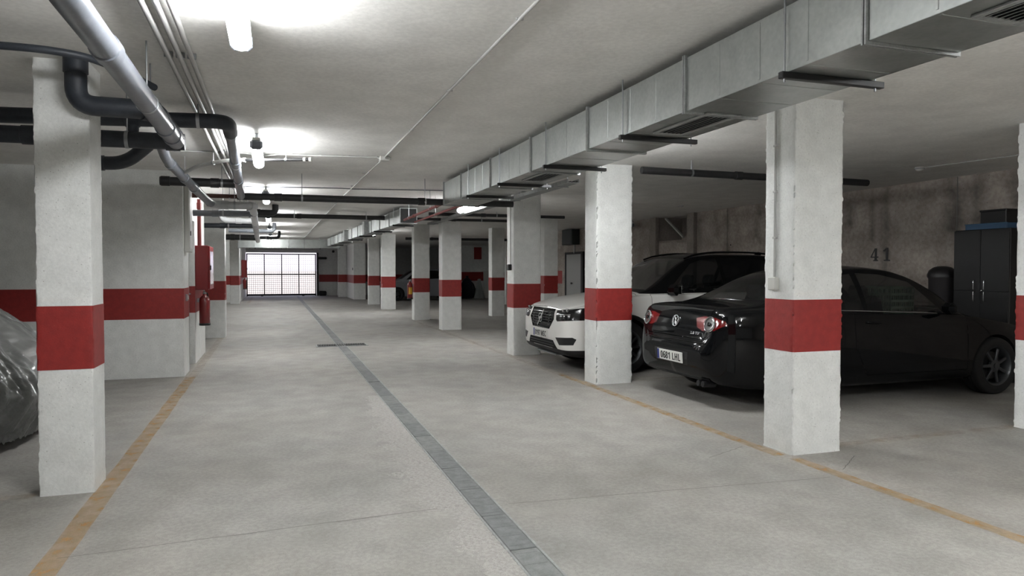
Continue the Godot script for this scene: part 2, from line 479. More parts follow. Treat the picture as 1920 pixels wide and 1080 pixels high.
func build_floor() -> void:
	var x0 := -7.2; var x1 := 12.4; var z0 := 9.2; var z1 := -40.2
	var st := 0.14
	var nx := int((x1 - x0) / st); var nz := int((z0 - z1) / st)
	var f1 := FastNoiseLite.new(); f1.seed = 3; f1.frequency = 0.55; f1.fractal_octaves = 4
	var f2 := FastNoiseLite.new(); f2.seed = 8; f2.frequency = 1.9; f2.fractal_octaves = 3
	var f3 := FastNoiseLite.new(); f3.seed = 15; f3.frequency = 1.0; f3.fractal_octaves = 3
	var v := PackedVector3Array(); var n := PackedVector3Array(); var c := PackedColorArray(); var ix := PackedInt32Array()
	for i in nx + 1:
		for j in nz + 1:
			var x := lerpf(x0, x1, float(i) / nx); var z := lerpf(z0, z1, float(j) / nz)
			v.append(Vector3(x, 0, z)); n.append(Vector3.UP)
			var q := 0.94 + 0.16 * f1.get_noise_2d(x, z) + 0.07 * f2.get_noise_2d(x, z) + 0.10 * f3.get_noise_2d(x * 1.6, z * 0.45 + x * 0.3)
			var warm := 0.02 * f1.get_noise_2d(x + 40.0, z)
			c.append(Color(clampf(q + warm, 0.6, 1.0), clampf(q, 0.6, 1.0), clampf(q - warm, 0.6, 1.0)))
	for i in nx:
		for j in nz:
			var a := i * (nz + 1) + j; var b := a + nz + 1
			ix.append_array([a, b + 1, b, a, a + 1, b + 1])
	var arr := []
	arr.resize(Mesh.ARRAY_MAX)
	arr[Mesh.ARRAY_VERTEX] = v; arr[Mesh.ARRAY_NORMAL] = n; arr[Mesh.ARRAY_COLOR] = c; arr[Mesh.ARRAY_INDEX] = ix
	var am := ArrayMesh.new()
	am.add_surface_from_arrays(Mesh.PRIMITIVE_TRIANGLES, arr)
	var fl := part(self, "floor", am, M.floor)
	fl.set_meta("kind", "structure"); fl.set_meta("label", "pale grey concrete garage floor with worn ochre lines")
	# slab under the surface
	var mb := MB.new()
	mb.b2(Vector3(x0, -0.25, z1), Vector3(x1, -0.01, z0))
	part(fl, "slab", mb, M.warm_concrete)
	# bay lines
	paint_line(fl, Vector3(-0.99, 0, -1.0), Vector3(-1.04, 0, -9.95), 0.12, M.paint)
	paint_line(fl, Vector3(-1.02, 0, -9.95), Vector3(-1.05, 0, -15.5), 0.11, M.paint_faint)
	paint_line(fl, Vector3(-1.05, 0, -31.4), Vector3(-1.1, 0, -39.0), 0.11, M.paint_faint)
	paint_line(fl, Vector3(3.66, 0, 1.0), Vector3(3.60, 0, -4.2), 0.10, M.paint)
	paint_line(fl, Vector3(3.56, 0, -4.3), Vector3(3.58, 0, -8.6), 0.10, M.paint)
	paint_line(fl, Vector3(3.58, 0, -8.6), Vector3(3.6, 0, -19.0), 0.10, M.paint_faint)
	for z in [-4.42, -7.88, -10.95]:
		paint_line(fl, Vector3(4.12, 0, z), Vector3(8.8, 0, z - 0.06), 0.10, M.paint_faint)
	paint_line(fl, Vector3(-1.4, 0, -4.98), Vector3(-6.8, 0, -5.0), 0.10, M.paint_faint)
	# saw-cut joints
	for j in [[Vector3(-1.0, 0, -3.86), Vector3(1.02, 0, -3.98)], [Vector3(1.3, 0, -3.92), Vector3(3.5, 0, -3.74)], [Vector3(3.02, 0, -4.42), Vector3(3.46, 0, -4.62)], [Vector3(3.72, 0, -3.86), Vector3(4.08, 0, -4.12)], [Vector3(-0.95, 0, -12.0), Vector3(3.5, 0, -12.05)]]:
		mb = MB.new()
		var a: Vector3 = j[0]; var b: Vector3 = j[1]
		var d := (b - a).normalized().cross(Vector3.UP) * 0.0032
		var u := Vector3(0, 0.0012, 0)
		var prev := a
		for k in range(1, 13):
			var p := a.lerp(b, k / 12.0) + d * rng.randf_range(-1.5, 1.5)
			mb.quad(prev - d + u, prev + d + u, p + d + u, p - d + u, Vector3.UP)
			prev = p
		part(fl, "saw_cut_joint", mb, M.joint)
	# crumbling mortar along the drain
	var P := []
	var fn := FastNoiseLite.new(); fn.seed = 77; fn.frequency = 26.0; fn.fractal_octaves = 3
	var fe := FastNoiseLite.new(); fe.seed = 79; fe.frequency = 1.3; fe.fractal_octaves = 4
	for i in 60:
		var row := []
		for j in 340:
			var z := -2.2 - 5.6 * j / 339.0
			var x := 1.075 - 0.42 * i / 59.0
			var edge := 0.13 + 0.20 * clampf(0.5 + fe.get_noise_1d(z * 2.0) * 1.3, 0.0, 1.0) * sin(PI * clampf(j / 339.0, 0.03, 0.97))
			var k := 1.0 - (1.075 - x) / edge
			row.append(Vector3(x, clampf(k, -0.6, 0.25) * 0.009 - 0.0002 + 0.0055 * fn.get_noise_2d(x, z), z))
		P.append(row)
	mb = MB.new()
	mb.grid(P, false, Vector3.UP)
	var rm := part(fl, "rough_mortar", mb, M.rough, "crumbled rough mortar along the drain")
	rm.set_meta("kind", "stuff")
	# drainage channel
	var dr := thing("floor_drain", "long grey metal drain channel with plate covers down the lane", "drain", Vector3(1.155, 0, -20))
	for s in [-1.0, 1.0]:
		mb = MB.new()
		mb.b2(Vector3(s * 0.086, -0.02, 18.8), Vector3(s * 0.071, 0.0045, -19.5), 0.002)
		part(dr, "edge_rail", mb, M.galv2)
	mb = MB.new()
	mb.b2(Vector3(-0.07, -0.02, 18.8), Vector3(0.07, 0.0008, -19.5))
	part(dr, "channel", mb, M.void)
	mb = MB.new()
	mb.box(Vector3.ZERO, Vector3(0.138, 0.01, 0.492), 0.003)
	for k in 4:
		mb.box(Vector3(0, 0.0053, -0.2 + 0.133 * k), Vector3(0.11, 0.0014, 0.008), 0.0005)
	var pm := mb.mesh()
	var z := 18.5
	var mats := [M.galv3, M.galv4, M.galv3]
	var k2 := 0
	while z > -19.2:
		var wz := z - 20.0
		if not (wz < -8.75 and wz > -9.2):
			var o := part(dr, "cover_plate", pm, mats[(k2 * 7 + k2 / 3) % 3])
			o.position = Vector3(0, 0.0, z)
			o.rotation.y = rng.randf_range(-0.004, 0.004)
			o.position.y = rng.randf_range(-0.001, 0.001)
		else:
			var o := part(dr, "cover_plate", pm, M.galv3)
			o.position = Vector3(0, 0.003, z - 0.03); o.rotation.x = 0.02
		z -= 0.5
		k2 += 1
	# cross gully
	var gu := thing("gully_grate", "dark grey slotted gully grate lying across the drain line", "grate", Vector3(1.16, 0, -13.27))
	mb = MB.new()
	for s in [-1.0, 1.0]:
		mb.box(Vector3(0, 0.004, s * 0.2), Vector3(0.92, 0.01, 0.03), 0.002)
		mb.box(Vector3(s * 0.445, 0.004, 0), Vector3(0.03, 0.01, 0.37), 0.002)
	part(gu, "frame", mb, M.galv2)
	mb = MB.new()
	mb.box(Vector3(0, -0.004, 0), Vector3(0.86, 0.01, 0.37))
	part(gu, "sump", mb, M.void)
	mb = MB.new()
	mb.box(Vector3.ZERO, Vector3(0.026, 0.014, 0.37), 0.003)
	pm = mb.mesh()
	for k in 20:
		var o := part(gu, "bar", pm, M.pipe_black)
		o.position = Vector3(-0.41 + 0.0432 * k, 0.006, 0)

# ---------------------------------------------------------------- walls, ceiling
func wall_box(called: String, a: Vector3, b: Vector3, m: Material, label := "") -> MeshInstance3D:
	var mb := MB.new()
	mb.b2(a, b)
	return struct(called, mb, m, label)
func band_box(w: Node, a: Vector3, b: Vector3, m: Material) -> void:
	var mb := MB.new()
	mb.b2(a, b, 0.001)
	part(w, "red_band", mb, m, "red painted band")
func build_shell() -> void:
	var mb := MB.new()
	mb.b2(Vector3(-7.2, CEIL, -40.2), Vector3(12.4, CEIL + 0.25, 9.2))
	struct("ceiling", mb, M.ceiling, "grey white rough concrete ceiling")
	# bare concrete wall behind the right-hand bays, drip stains and a vent opening near the top
	var X := 8.85
	var f1 := FastNoiseLite.new(); f1.seed = 12; f1.frequency = 2.4; f1.fractal_octaves = 4
	var f2 := FastNoiseLite.new(); f2.seed = 19; f2.frequency = 0.5; f2.fractal_octaves = 3
	var f3 := FastNoiseLite.new(); f3.seed = 29; f3.frequency = 6.0; f3.fractal_octaves = 3
	var st := 0.09
	mb = MB.new()
	var nz := int(36.0 / st); var ny := 30
	var V := PackedVector3Array(); var N := PackedVector3Array(); var C := PackedColorArray(); var I := PackedInt32Array()
	var drips := [[-8.40, 0.09, 1.25], [-8.62, 0.07, 0.8], [-7.25, 0.22, 0.75], [-6.9, 0.16, 0.62], [-6.0, 0.2, 0.5], [-12.35, 0.10, 1.5], [-12.75, 0.16, 0.7], [-13.38, 0.12, 1.1], [-10.6, 0.22, 0.5], [-9.1, 0.16, 0.55], [-11.4, 0.15, 0.7], [-9.6, 0.05, 0.3], [-6.4, 0.12, 0.45], [-15.5, 0.08, 0.8], [-5.6, 0.08, 0.5]]
	for i in nz + 1:
		var z := 9.0 - 36.0 * i / nz
		for j in ny + 1:
			var y := CEIL * j / ny
			V.append(Vector3(X + 0.004 * f1.get_noise_2d(z, y), y, z)); N.append(Vector3.LEFT)
			var q := 0.95 + 0.18 * f2.get_noise_2d(z, y * 0.5) + 0.10 * f1.get_noise_2d(z * 2.0, y * 0.25)
			for d in drips:
				var dz: float = absf(z - d[0] + 0.03 * f3.get_noise_1d(y * 0.6 + d[0]))
				var top: float = CEIL - d[2] * (1.0 + 0.3 * f3.get_noise_1d(z))
				if dz < d[1] and y > top: q -= 0.62 * (1.0 - dz / d[1]) * (0.75 + 0.6 * f3.get_noise_2d(z * 2.0, y * 0.4))
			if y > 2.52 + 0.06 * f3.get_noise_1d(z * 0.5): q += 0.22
			q = clampf(q, 0.3, 1.0)
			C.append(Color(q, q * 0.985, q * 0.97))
	for i in nz:
		var z := 9.0 - 36.0 * (i + 0.5) / nz
		for j in ny:
			var y := CEIL * (j + 0.5) / ny
			if z < -13.75 and z > -15.1 and y > 2.08: continue
			var a := i * (ny + 1) + j; var b := a + ny + 1
			I.append_array([a, b, b + 1, a, b + 1, a + 1])
	var arr := []
	arr.resize(Mesh.ARRAY_MAX)
	arr[Mesh.ARRAY_VERTEX] = V; arr[Mesh.ARRAY_NORMAL] = N; arr[Mesh.ARRAY_COLOR] = C; arr[Mesh.ARRAY_INDEX] = I
	var am := ArrayMesh.new()
	am.add_surface_from_arrays(Mesh.PRIMITIVE_TRIANGLES, arr)
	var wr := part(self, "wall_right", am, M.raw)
	wr.set_meta("kind", "structure"); wr.set_meta("label", "bare brownish concrete wall with dark drip stains and the number 41")
	mb = MB.new()
	mb.b2(Vector3(9.5, 0, -27.0), Vector3(9.7, CEIL, 9.0))
	part(wr, "core", mb, M.warm_concrete)
	# recess of the vent opening: jambs, floor, sloping chute slab
	mb = MB.new()
	mb.b2(Vector3(X, 2.02, -13.74), Vector3(9.5, CEIL, -13.68)); mb.b2(Vector3(X, 2.02, -15.16), Vector3(9.5, CEIL, -15.10)); mb.b2(Vector3(X, 2.02, -15.1), Vector3(9.5, 2.085, -13.74))
	part(wr, "vent_recess", mb, M.warm_concrete)
	mb = MB.new()
	mb.box(Vector3(9.05, 2.42, -14.75), Vector3(0.06, 0.035, 1.0), 0.004, Basis(Vector3.RIGHT, 0.55))
	part(wr, "brace", mb, M.box_white)
	mb = MB.new()
	mb.b2(Vector3(X - 0.10, 0, -13.72), Vector3(X, CEIL, -13.45), 0.01)
	part(wr, "pilaster", mb, M.warm_concrete)
	mb = MB.new()
	mb.b2(Vector3(X - 0.10, 0, -15.35), Vector3(X, CEIL, -15.08), 0.01)
	part(wr, "pilaster", mb, M.warm_concrete)
	# formwork joints and tie holes
	for zj in [-2.2, -4.7, -7.2, -9.9, -12.36, -16.8, -19.2]:
		mb = MB.new()
		mb.b2(Vector3(X - 0.005, 0, zj - 0.006), Vector3(X + 0.01, CEIL, zj + 0.006))
		part(wr, "formwork_joint", mb, M.joint)
		for yh in [0.7, 1.9]:
			mb = MB.new()
			mb.lathe(Vector3(X - 0.006, yh, zj + 0.12), Vector3.LEFT, [Vector2(0.0, 0.001), Vector2(0.014, 0.0005), Vector2(0.016, 0)], 10)
			part(wr, "tie_hole", mb, M.void)
	text_part(wr, "bay_number", "4 1", 0.20, 0.004, M.black_plastic, Vector3(X - 0.008, 1.62, -8.47), Basis(Vector3.UP, -PI / 2), "Droid Serif")
	band_box(wr, Vector3(X - 0.003, 0.95, -26.9), Vector3(X + 0.01, 1.37, -21.15), M.red)
	# closing walls
	wall_box("wall_front", Vector3(-7.2, 0, 9.0), Vector3(9.3, CEIL, 9.2), M.white, "plain white end wall opposite the gate")
	wall_box("wall_left", Vector3(-7.2, 0, -40.0), Vector3(-7.0, CEIL, 9.0), M.white, "white side wall behind the left-hand bays")
	var wb := wall_box("wall_left_block", Vector3(-7.0, 0, -10.55), Vector3(-1.12, CEIL, -10.0), M.white, "white wall with a red band behind the covered car")
	band_box(wb, Vector3(-7.0, 0.755, -10.1), Vector3(-1.118, 1.148, -9.997), M.red)
	band_box(wb, Vector3(-1.13, 0.755, -10.55), Vector3(-1.1165, 1.148, -9.998), M.red)
	var wc := wall_box("wall_left_core", Vector3(-7.0, 0, -12.9), Vector3(-1.24, CEIL, -10.55), M.white, "white wall core with recessed door")
	var wd := wall_box("wall_left_pier", Vector3(-1.24, 0, -12.9), Vector3(-1.12, CEIL, -11.35), M.white, "white wall pier carrying the fire hose cabinet")
	band_box(wd, Vector3(-1.2, 0.755, -12.9), Vector3(-1.1165, 1.148, -11.349), M.red)
	mb = MB.new()
	mb.b2(Vector3(-1.24, 2.1, -11.35), Vector3(-1.12, CEIL, -10.55))
	part(wc, "lintel", mb, M.white)
	var dm := MB.new()
	dm.b2(Vector3(-1.24, 0, -11.33), Vector3(-1.195, 2.08, -10.57), 0.004)
	var dd := struct("door_1", dm, M.door_grey, "grey metal door recessed in the white wall")
	mb = MB.new()
	mb.box(Vector3(-1.175, 1.02, -10.68), Vector3(0.05, 0.14, 0.04), 0.008); mb.tube([Vector3(-1.15, 1.05, -10.68), Vector3(-1.13, 1.05, -10.7), Vector3(-1.13, 1.05, -10.82)], 0.01, 8)
	part(dd, "handle", mb, M.steel)
	var wf := wall_box("wall_left_end", Vector3(-7.0, 0, -39.9), Vector3(-1.45, CEIL, -33.0), M.white, "white wall beside the gate with a red band")
	band_box(wf, Vector3(-7.0, 0.755, -33.1), Vector3(-1.449, 1.148, -32.997), M.red)
	band_box(wf, Vector3(-1.5, 0.755, -39.89), Vector3(-1.4465, 1.148, -32.998), M.red)
	# gate wall: left jamb, right panel, lintel
	var wk := wall_box("wall_back", Vector3(2.17, 0, -40.1), Vector3(12.4, CEIL, -39.9), M.white, "white end wall with a red band right of the gate")
	mb = MB.new()
	mb.b2(Vector3(-7.2, 0, -40.1), Vector3(-1.45, CEIL, -39.9)); mb.b2(Vector3(-1.45, 2.34, -40.1), Vector3(2.17, CEIL, -39.9))
	part(wk, "lintel", mb, M.white)
	band_box(wk, Vector3(2.3, 0.755, -39.95), Vector3(8.8, 1.148, -39.896), M.red)
	# storage corner far right
	wall_box("wall_storage_near", Vector3(8.85, 0, -27.2), Vector3(12.4, CEIL, -27.0), M.white, "white return wall of the storage corner")
	wall_box("wall_storage_side", Vector3(12.2, 0, -39.9), Vector3(12.4, CEIL, -27.2), M.white, "white side wall of the storage corner")
	var ws := wall_box("wall_storage", Vector3(8.75, 0, -35.1), Vector3(12.2, CEIL, -34.9), M.white, "white rear wall of the storage corner with a red band")
	band_box(ws, Vector3(8.749, 0.85, -35.05), Vector3(12.2, 1.3, -34.896), M.red)
	# pier wall near the gate on the right
	var wp := wall_box("wall_right_pier", Vector3(3.55, 0, -37.4), Vector3(4.1, CEIL, -34.0), M.white, "short white pier wall with a red band before the gate")
	band_box(wp, Vector3(3.547, 0.77, -37.4), Vector3(4.103, 1.16, -33.997), M.red)
	mb = MB.new()
	mb.box(Vector3(3.54, 1.45, -34.4), Vector3(0.03, 0.12, 0.09), 0.008)
	part(wp, "switch", mb, M.black_plastic)

# ---------------------------------------------------------------- columns
func rough_shell(x0: float, x1: float, z0: float, z1: float, y0: float, y1: float, off: float, step: float, amp: float, sd: int) -> MB:
	# four-sided plastered shaft: slightly wavy faces, nibbled arrises. x0<x1, z0 near, z1 far
	var mb := MB.new()
	var f := FastNoiseLite.new(); f.seed = sd; f.frequency = 5.0; f.fractal_octaves = 3
	var g := FastNoiseLite.new(); g.seed = sd + 5; g.frequency = 14.0; g.fractal_octaves = 2
	var ce := Vector3((x0 + x1) * 0.5, 0, (z0 + z1) * 0.5)
	var cs := [Vector3(x0, 0, z0), Vector3(x1, 0, z0), Vector3(x1, 0, z1), Vector3(x0, 0, z1)]
	var ny := maxi(1, int((y1 - y0) / step))
	for s in 4:
		var a: Vector3 = cs[s]; var b: Vector3 = cs[(s + 1) % 4]
		var out := (a + b) * 0.5 - ce
		out = Vector3(out.x, 0, 0).normalized() if absf(out.x) / (x1 - x0) > absf(out.z) / absf(z1 - z0) else Vector3(0, 0, out.z).normalized()
		var P := []
		var ns := 7
		for i in ns + 1:
			var row := []
			var t: float = [0.0, 0.03, 0.12, 0.35, 0.65, 0.88, 0.97, 1.0][i]
			for j in ny + 1:
				var y := lerpf(y0, y1, float(j) / ny)
				var p := a.lerp(b, t)
				var q := Vector3(p.x, y, p.z)
				var e := 1.0 if (i == 0 or i == ns) else 0.0
				var diag := Vector3(signf(p.x - ce.x), 0, signf(p.z - ce.z))
				if e > 0.0:
					var nb := 0.5 + g.get_noise_3d(p.x * 3.0, y, p.z * 3.0)
					q += diag * (off - amp * clampf(nb * 1.7, 0.0, 1.6))
				else:
					q += out * (off + 0.0035 * f.get_noise_3d(q.x, q.y, q.z) * clampf(amp * 200.0, 0.0, 1.0))
				row.append(q)
			P.append(row)
		mb.grid(P, false, out)
	if off > 0.0: return mb
	return mb
func column(x0: float, x1: float, z0: float, z1: float, label: String, step := 0.05, amp := 0.006, band := [0.772, 1.162]) -> Node3D:
	var o := thing("concrete_column", label, "column", Vector3((x0 + x1) * 0.5, 0, (z0 + z1) * 0.5), "white columns with a red band")
	var hx := (x1 - x0) * 0.5; var hz := (z0 - z1) * 0.5
	var sd := rng.randi_range(1, 9999)
	var b := rough_shell(-hx, hx, hz, -hz, 0.0, CEIL, 0.0, step, amp, sd)
	part(o, "shaft", b, M.white)
	b = rough_shell(-hx, hx, hz, -hz, band[0], band[1], 0.0022, step, amp, sd)
	part(o, "red_band", b, M.red, "dull red painted band")
	return o
func build_columns() -> void:
	var c := column(3.64, 4.09, -4.27, -4.60, "thick white column with red band at the tail of the black car", 0.012, 0.008)
	column(3.67, 4.15, -7.70, -8.05, "white column with red band between the black car and the white car", 0.018, 0.010)
	column(3.66, 4.13, -10.78, -11.12, "white column with red band just beyond the white car's nose", 0.03)
	column(3.66, 4.12, -15.9, -16.25, "white column with red band under the far end of the cable tray", 0.05)
	column(3.66, 4.10, -19.35, -19.7, "white column with red band and a red extinguisher on its side", 0.06)
	column(3.58, 4.07, -25.0, -25.3, "white column with red band just before the silver hatchback", 0.1)
	column(3.59, 4.04, -28.75, -29.1, "white column with red band between silver hatchback and the lane", 0.1)
	column(3.12, 3.56, -37.5, -37.8, "white column with red band nearest the gate on its right", 0.1)
	column(6.17, 6.60, -4.10, -4.45, "white column with red band beside the black car's front wheel", 0.018, 0.010)
	column(6.17, 6.55, -12.2, -12.55, "white column in shade behind the white car's roof", 0.05)
	column(6.2, 6.56, -15.95, -16.3, "white column with red band beside the dark wall cabinet", 0.05, 0.006, [0.82, 1.25])
	column(6.2, 6.6, -20.3, -20.65, "white column with red band right of the storage corner", 0.06)
	column(-1.37, -1.07, -4.95, -5.25, "narrow white column with red band in front of the covered car", 0.014, 0.004)
	column(-1.36, -0.965, -15.55, -15.9, "white column with red band past the fire hose cabinet", 0.05)
	column(-1.74, -1.38, -31.0, -31.3, "white column with red band left of the gate", 0.1)
	# switch box with conduit on the nearest column
	var s := thing("switch_box", "small cream switch box with conduit on the thick column", "switch", Vector3(3.632, 1.28, -4.47))
	var b := MB.new()
	b.box(Vector3(-0.012, 0, 0), Vector3(0.045, 0.10, 0.085), 0.006)
	part(s, "body", b, M.box_white)
	b = MB.new()
	b.tube([Vector3(-0.004, 0.05, 0.0), Vector3(-0.004, 1.375, 0.0)], 0.009, 8)
	part(s, "conduit", b, M.conduit)
	for y in [0.35, 0.7, 1.05]:
		b = MB.new()
		b.box(Vector3(-0.002, y, 0), Vector3(0.026, 0.016, 0.034), 0.003)
		part(s, "clip", b, M.conduit)
	s = thing("switch_box", "black switch box with conduit on the column beyond the white car", "switch", Vector3(3.65, 1.43, -10.95))
	b = MB.new()
	b.box(Vector3(-0.028, 0, 0.06), Vector3(0.06, 0.10, 0.09), 0.008)
	part(s, "body", b, M.black_plastic)
	b = MB.new()
	b.tube([Vector3(-0.006, 0.05, 0.06), Vector3(-0.006, 1.225, 0.06)], 0.01, 8)
	part(s, "conduit", b, M.conduit)

# ---------------------------------------------------------------- gate
func build_gate() -> void:
	var g := thing("entrance_gate", "closed metal gate of eight wire mesh panels with daylight behind", "gate", Vector3(0.36, 0, -39.75))
	var W := 3.56; var H := 2.28
	var b := MB.new()
	for s in [-1.0, 1.0]: b.box(Vector3(s * (W * 0.5 - 0.03), H * 0.5, 0), Vector3(0.06, H, 0.06), 0.005)
	b.box(Vector3(0, H - 0.03, 0), Vector3(W, 0.06, 0.06), 0.005); b.box(Vector3(0, 0.07, 0), Vector3(W, 0.09, 0.06), 0.005)
	part(g, "frame", b, M.dark_metal)
	for k in [-1, 0, 1]:
		b = MB.new()
		b.box(Vector3(k * 0.88, H * 0.5, 0), Vector3(0.05, H - 0.1, 0.04), 0.004)
		part(g, "stile", b, M.dark_metal)
	b = MB.new()
	b.box(Vector3(0, 1.16, 0), Vector3(W - 0.1, 0.05, 0.045), 0.004)
	part(g, "mid_rail", b, M.dark_metal)
	b = MB.new()
	for k in 9: b.box(Vector3(-0.42 + 0.105 * k, 0, 0), Vector3(0.011, 1.08, 0.006))
	for k in 11: b.box(Vector3(0, -0.52 + 0.104 * k, 0), Vector3(0.86, 0.012, 0.006))
	var pm := b.mesh()
	var gm := mat(Color(0.55, 0.55, 0.60), 0.5, 0.3)
	for r in 2:
		for c in 4:
			var o := part(g, "wire_panel", pm, gm)
			o.position = Vector3(-1.32 + 0.88 * c, 0.63 + 1.08 * r, 0)
			o.set_meta("kind", "stuff")
	for x in [-1.0, 1.1]:
		b = MB.new()
		b.box(Vector3(x, 0.02, 0), Vector3(0.12, 0.04, 0.07), 0.008)
		part(g, "floor_stop", b, M.dark_metal)
	# jambs and drive
	var j := thing("gate_drive", "dark gate drive arm and motor box right of the mesh gate", "motor", Vector3(2.2, 0, -39.8))
	b = MB.new()
	b.box(Vector3(0.02, 1.17, 0.0), Vector3(0.09, 2.34, 0.12), 0.006)
	part(j, "post", b, M.dark_metal)
	b = MB.new()
	b.box(Vector3(0.28, 2.05, 0.03), Vector3(0.46, 0.12, 0.16), 0.03)
	part(j, "arm_box", b, M.dark_metal)
	b = MB.new()
	b.box(Vector3(0.28, 0.13, 0.06), Vector3(0.40, 0.26, 0.24), 0.05)
	part(j, "motor_box", b, M.dark_metal)
	var rl := thing("gate_rail", "pale overhead rail along the lintel above the mesh gate", "rail", Vector3(0.36, 2.50, -39.84))
	b = MB.new()
	b.box(Vector3.ZERO, Vector3(3.8, 0.05, 0.10), 0.008)
	part(rl, "channel", b, M.box_white)
	for x in [-1.6, 0.0, 1.6]:
		b = MB.new()
		b.box(Vector3(x, 0.09, -0.02), Vector3(0.05, 0.14, 0.04), 0.004)
		part(rl, "bracket", b, M.steel)
	var cm := thing("wall_camera", "small dark camera high on the end wall", "camera", Vector3(3.06, 2.42, -39.9))
	b = MB.new()
	b.box(Vector3(0, 0, 0.01), Vector3(0.12, 0.12, 0.03), 0.008)
	part(cm, "mount", b, M.black_plastic)
	b = MB.new()
	b.lathe(Vector3(0, 0, 0.02), Vector3.BACK, [Vector2(0.0, 0.12), Vector2(0.05, 0.12), Vector2(0.07, 0.09), Vector2(0.07, 0.0)], 16)
	part(cm, "lens_housing", b, M.black_plastic)
	# outside: ramp and retaining walls
	b = MB.new()
	b.quad(Vector3(-3, -0.01, -40.1), Vector3(4, -0.01, -40.1), Vector3(4, 1.3, -58), Vector3(-3, 1.3, -58), Vector3.UP)
	b.b2(Vector3(-3, -0.3, -58), Vector3(4, -0.02, -40.1))
	struct("ground_ramp", b, M.floor, "bright concrete ramp outside the gate")
	wall_box("wall_ramp_left", Vector3(-3.2, -0.3, -58), Vector3(-3.0, 2.7, -40.1), M.white, "pale retaining wall of the ramp")
	wall_box("wall_ramp_right", Vector3(4.0, -0.3, -58), Vector3(4.2, 2.7, -40.1), M.white, "pale retaining wall of the ramp")

# ---------------------------------------------------------------- ventilation ducts
func duct_run(o: Node3D, bounds: Array, w: float, h: float, hang: float) -> void:
	# runs along local -z, top left corner line at x=0..w, y=0..-h
	for k in bounds.size() - 1:
		var a: float = bounds[k]; var b: float = bounds[k + 1]
		var mb := MB.new()
		mb.b2(Vector3(0, -h, a - 0.012), Vector3(w, 0, b + 0.012), 0.002)
		# stiffening beads pressed into the sheet
		var nb := maxi(1, int(absf(b - a) / 0.42))
		for q in range(1, nb + 1):
			var z := lerpf(a, b, float(q) / (nb + 1))
			mb.box(Vector3(-0.001, -h * 0.5, z), Vector3(0.004, h - 0.03, 0.012), 0.0019)
			mb.box(Vector3(w * 0.5, -h - 0.0005, z), Vector3(w - 0.03, 0.003, 0.012), 0.0014)
		part(o, "duct_section", mb, M.galv)
	for k in bounds.size():
		var z: float = bounds[k]
		var mb := MB.new()
		for s in [-1.0, 1.0]:
			var zz: float = z + s * 0.008
			mb.b2(Vector3(-0.014, -h - 0.014, zz - 0.0045), Vector3(w + 0.014, -h, zz + 0.0045))
			mb.b2(Vector3(-0.014, -h, zz - 0.0045), Vector3(0, 0.014, zz + 0.0045))
			mb.b2(Vector3(w, -h, zz - 0.0045), Vector3(w + 0.014, 0.014, zz + 0.0045))
			mb.b2(Vector3(0, 0, zz - 0.0045), Vector3(w, 0.014, zz + 0.0045))
		var fl := part(o, "flange", mb, M.galv2)
		mb = MB.new()
		mb.b2(Vector3(-0.012, -h - 0.012, z - 0.0035), Vector3(w + 0.012, 0.012, z + 0.0035))
		part(fl, "gasket", mb, M.gasket)
func duct_hanger(o: Node3D, z: float, w: float, h: float, up: float) -> void:
	var mb := MB.new()
	mb.b2(Vector3(-0.045, -h - 0.034, z - 0.016), Vector3(w + 0.075, -h - 0.003, z + 0.016), 0.003)
	var c := part(o, "hanger_channel", mb, M.dark_metal)
	for x in [-0.022, w + 0.03]:
		mb = MB.new()
		mb.tube([Vector3(x, -h - 0.05, z), Vector3(x, up, z)], 0.005, 6)
		part(c, "threaded_rod", mb, M.steel)
func duct_grille(o: Node3D, z: float, w: float, h: float) -> void:
	var mb := MB.new()
	var c := Vector3(w * 0.5, -h - 0.006, z)
	for s in [-1.0, 1.0]:
		mb.box(c + Vector3(s * 0.105, 0, 0), Vector3(0.03, 0.012, 0.62), 0.003)
		mb.box(c + Vector3(0, 0, s * 0.295), Vector3(0.18, 0.012, 0.03), 0.003)
	var f := part(o, "air_grille", mb, M.galv2)
	mb = MB.new()
	mb.box(c + Vector3(0, 0.003, 0), Vector3(0.19, 0.004, 0.56))
	part(f, "backing", mb, M.void)
	for k in 6:
		mb = MB.new()
		mb.box(c + Vector3(-0.075 + 0.03 * k, -0.002, 0), Vector3(0.018, 0.003, 0.56), 0.001, Basis(Vector3.BACK, 0.5))
		part(f, "slat", mb, M.galv2)
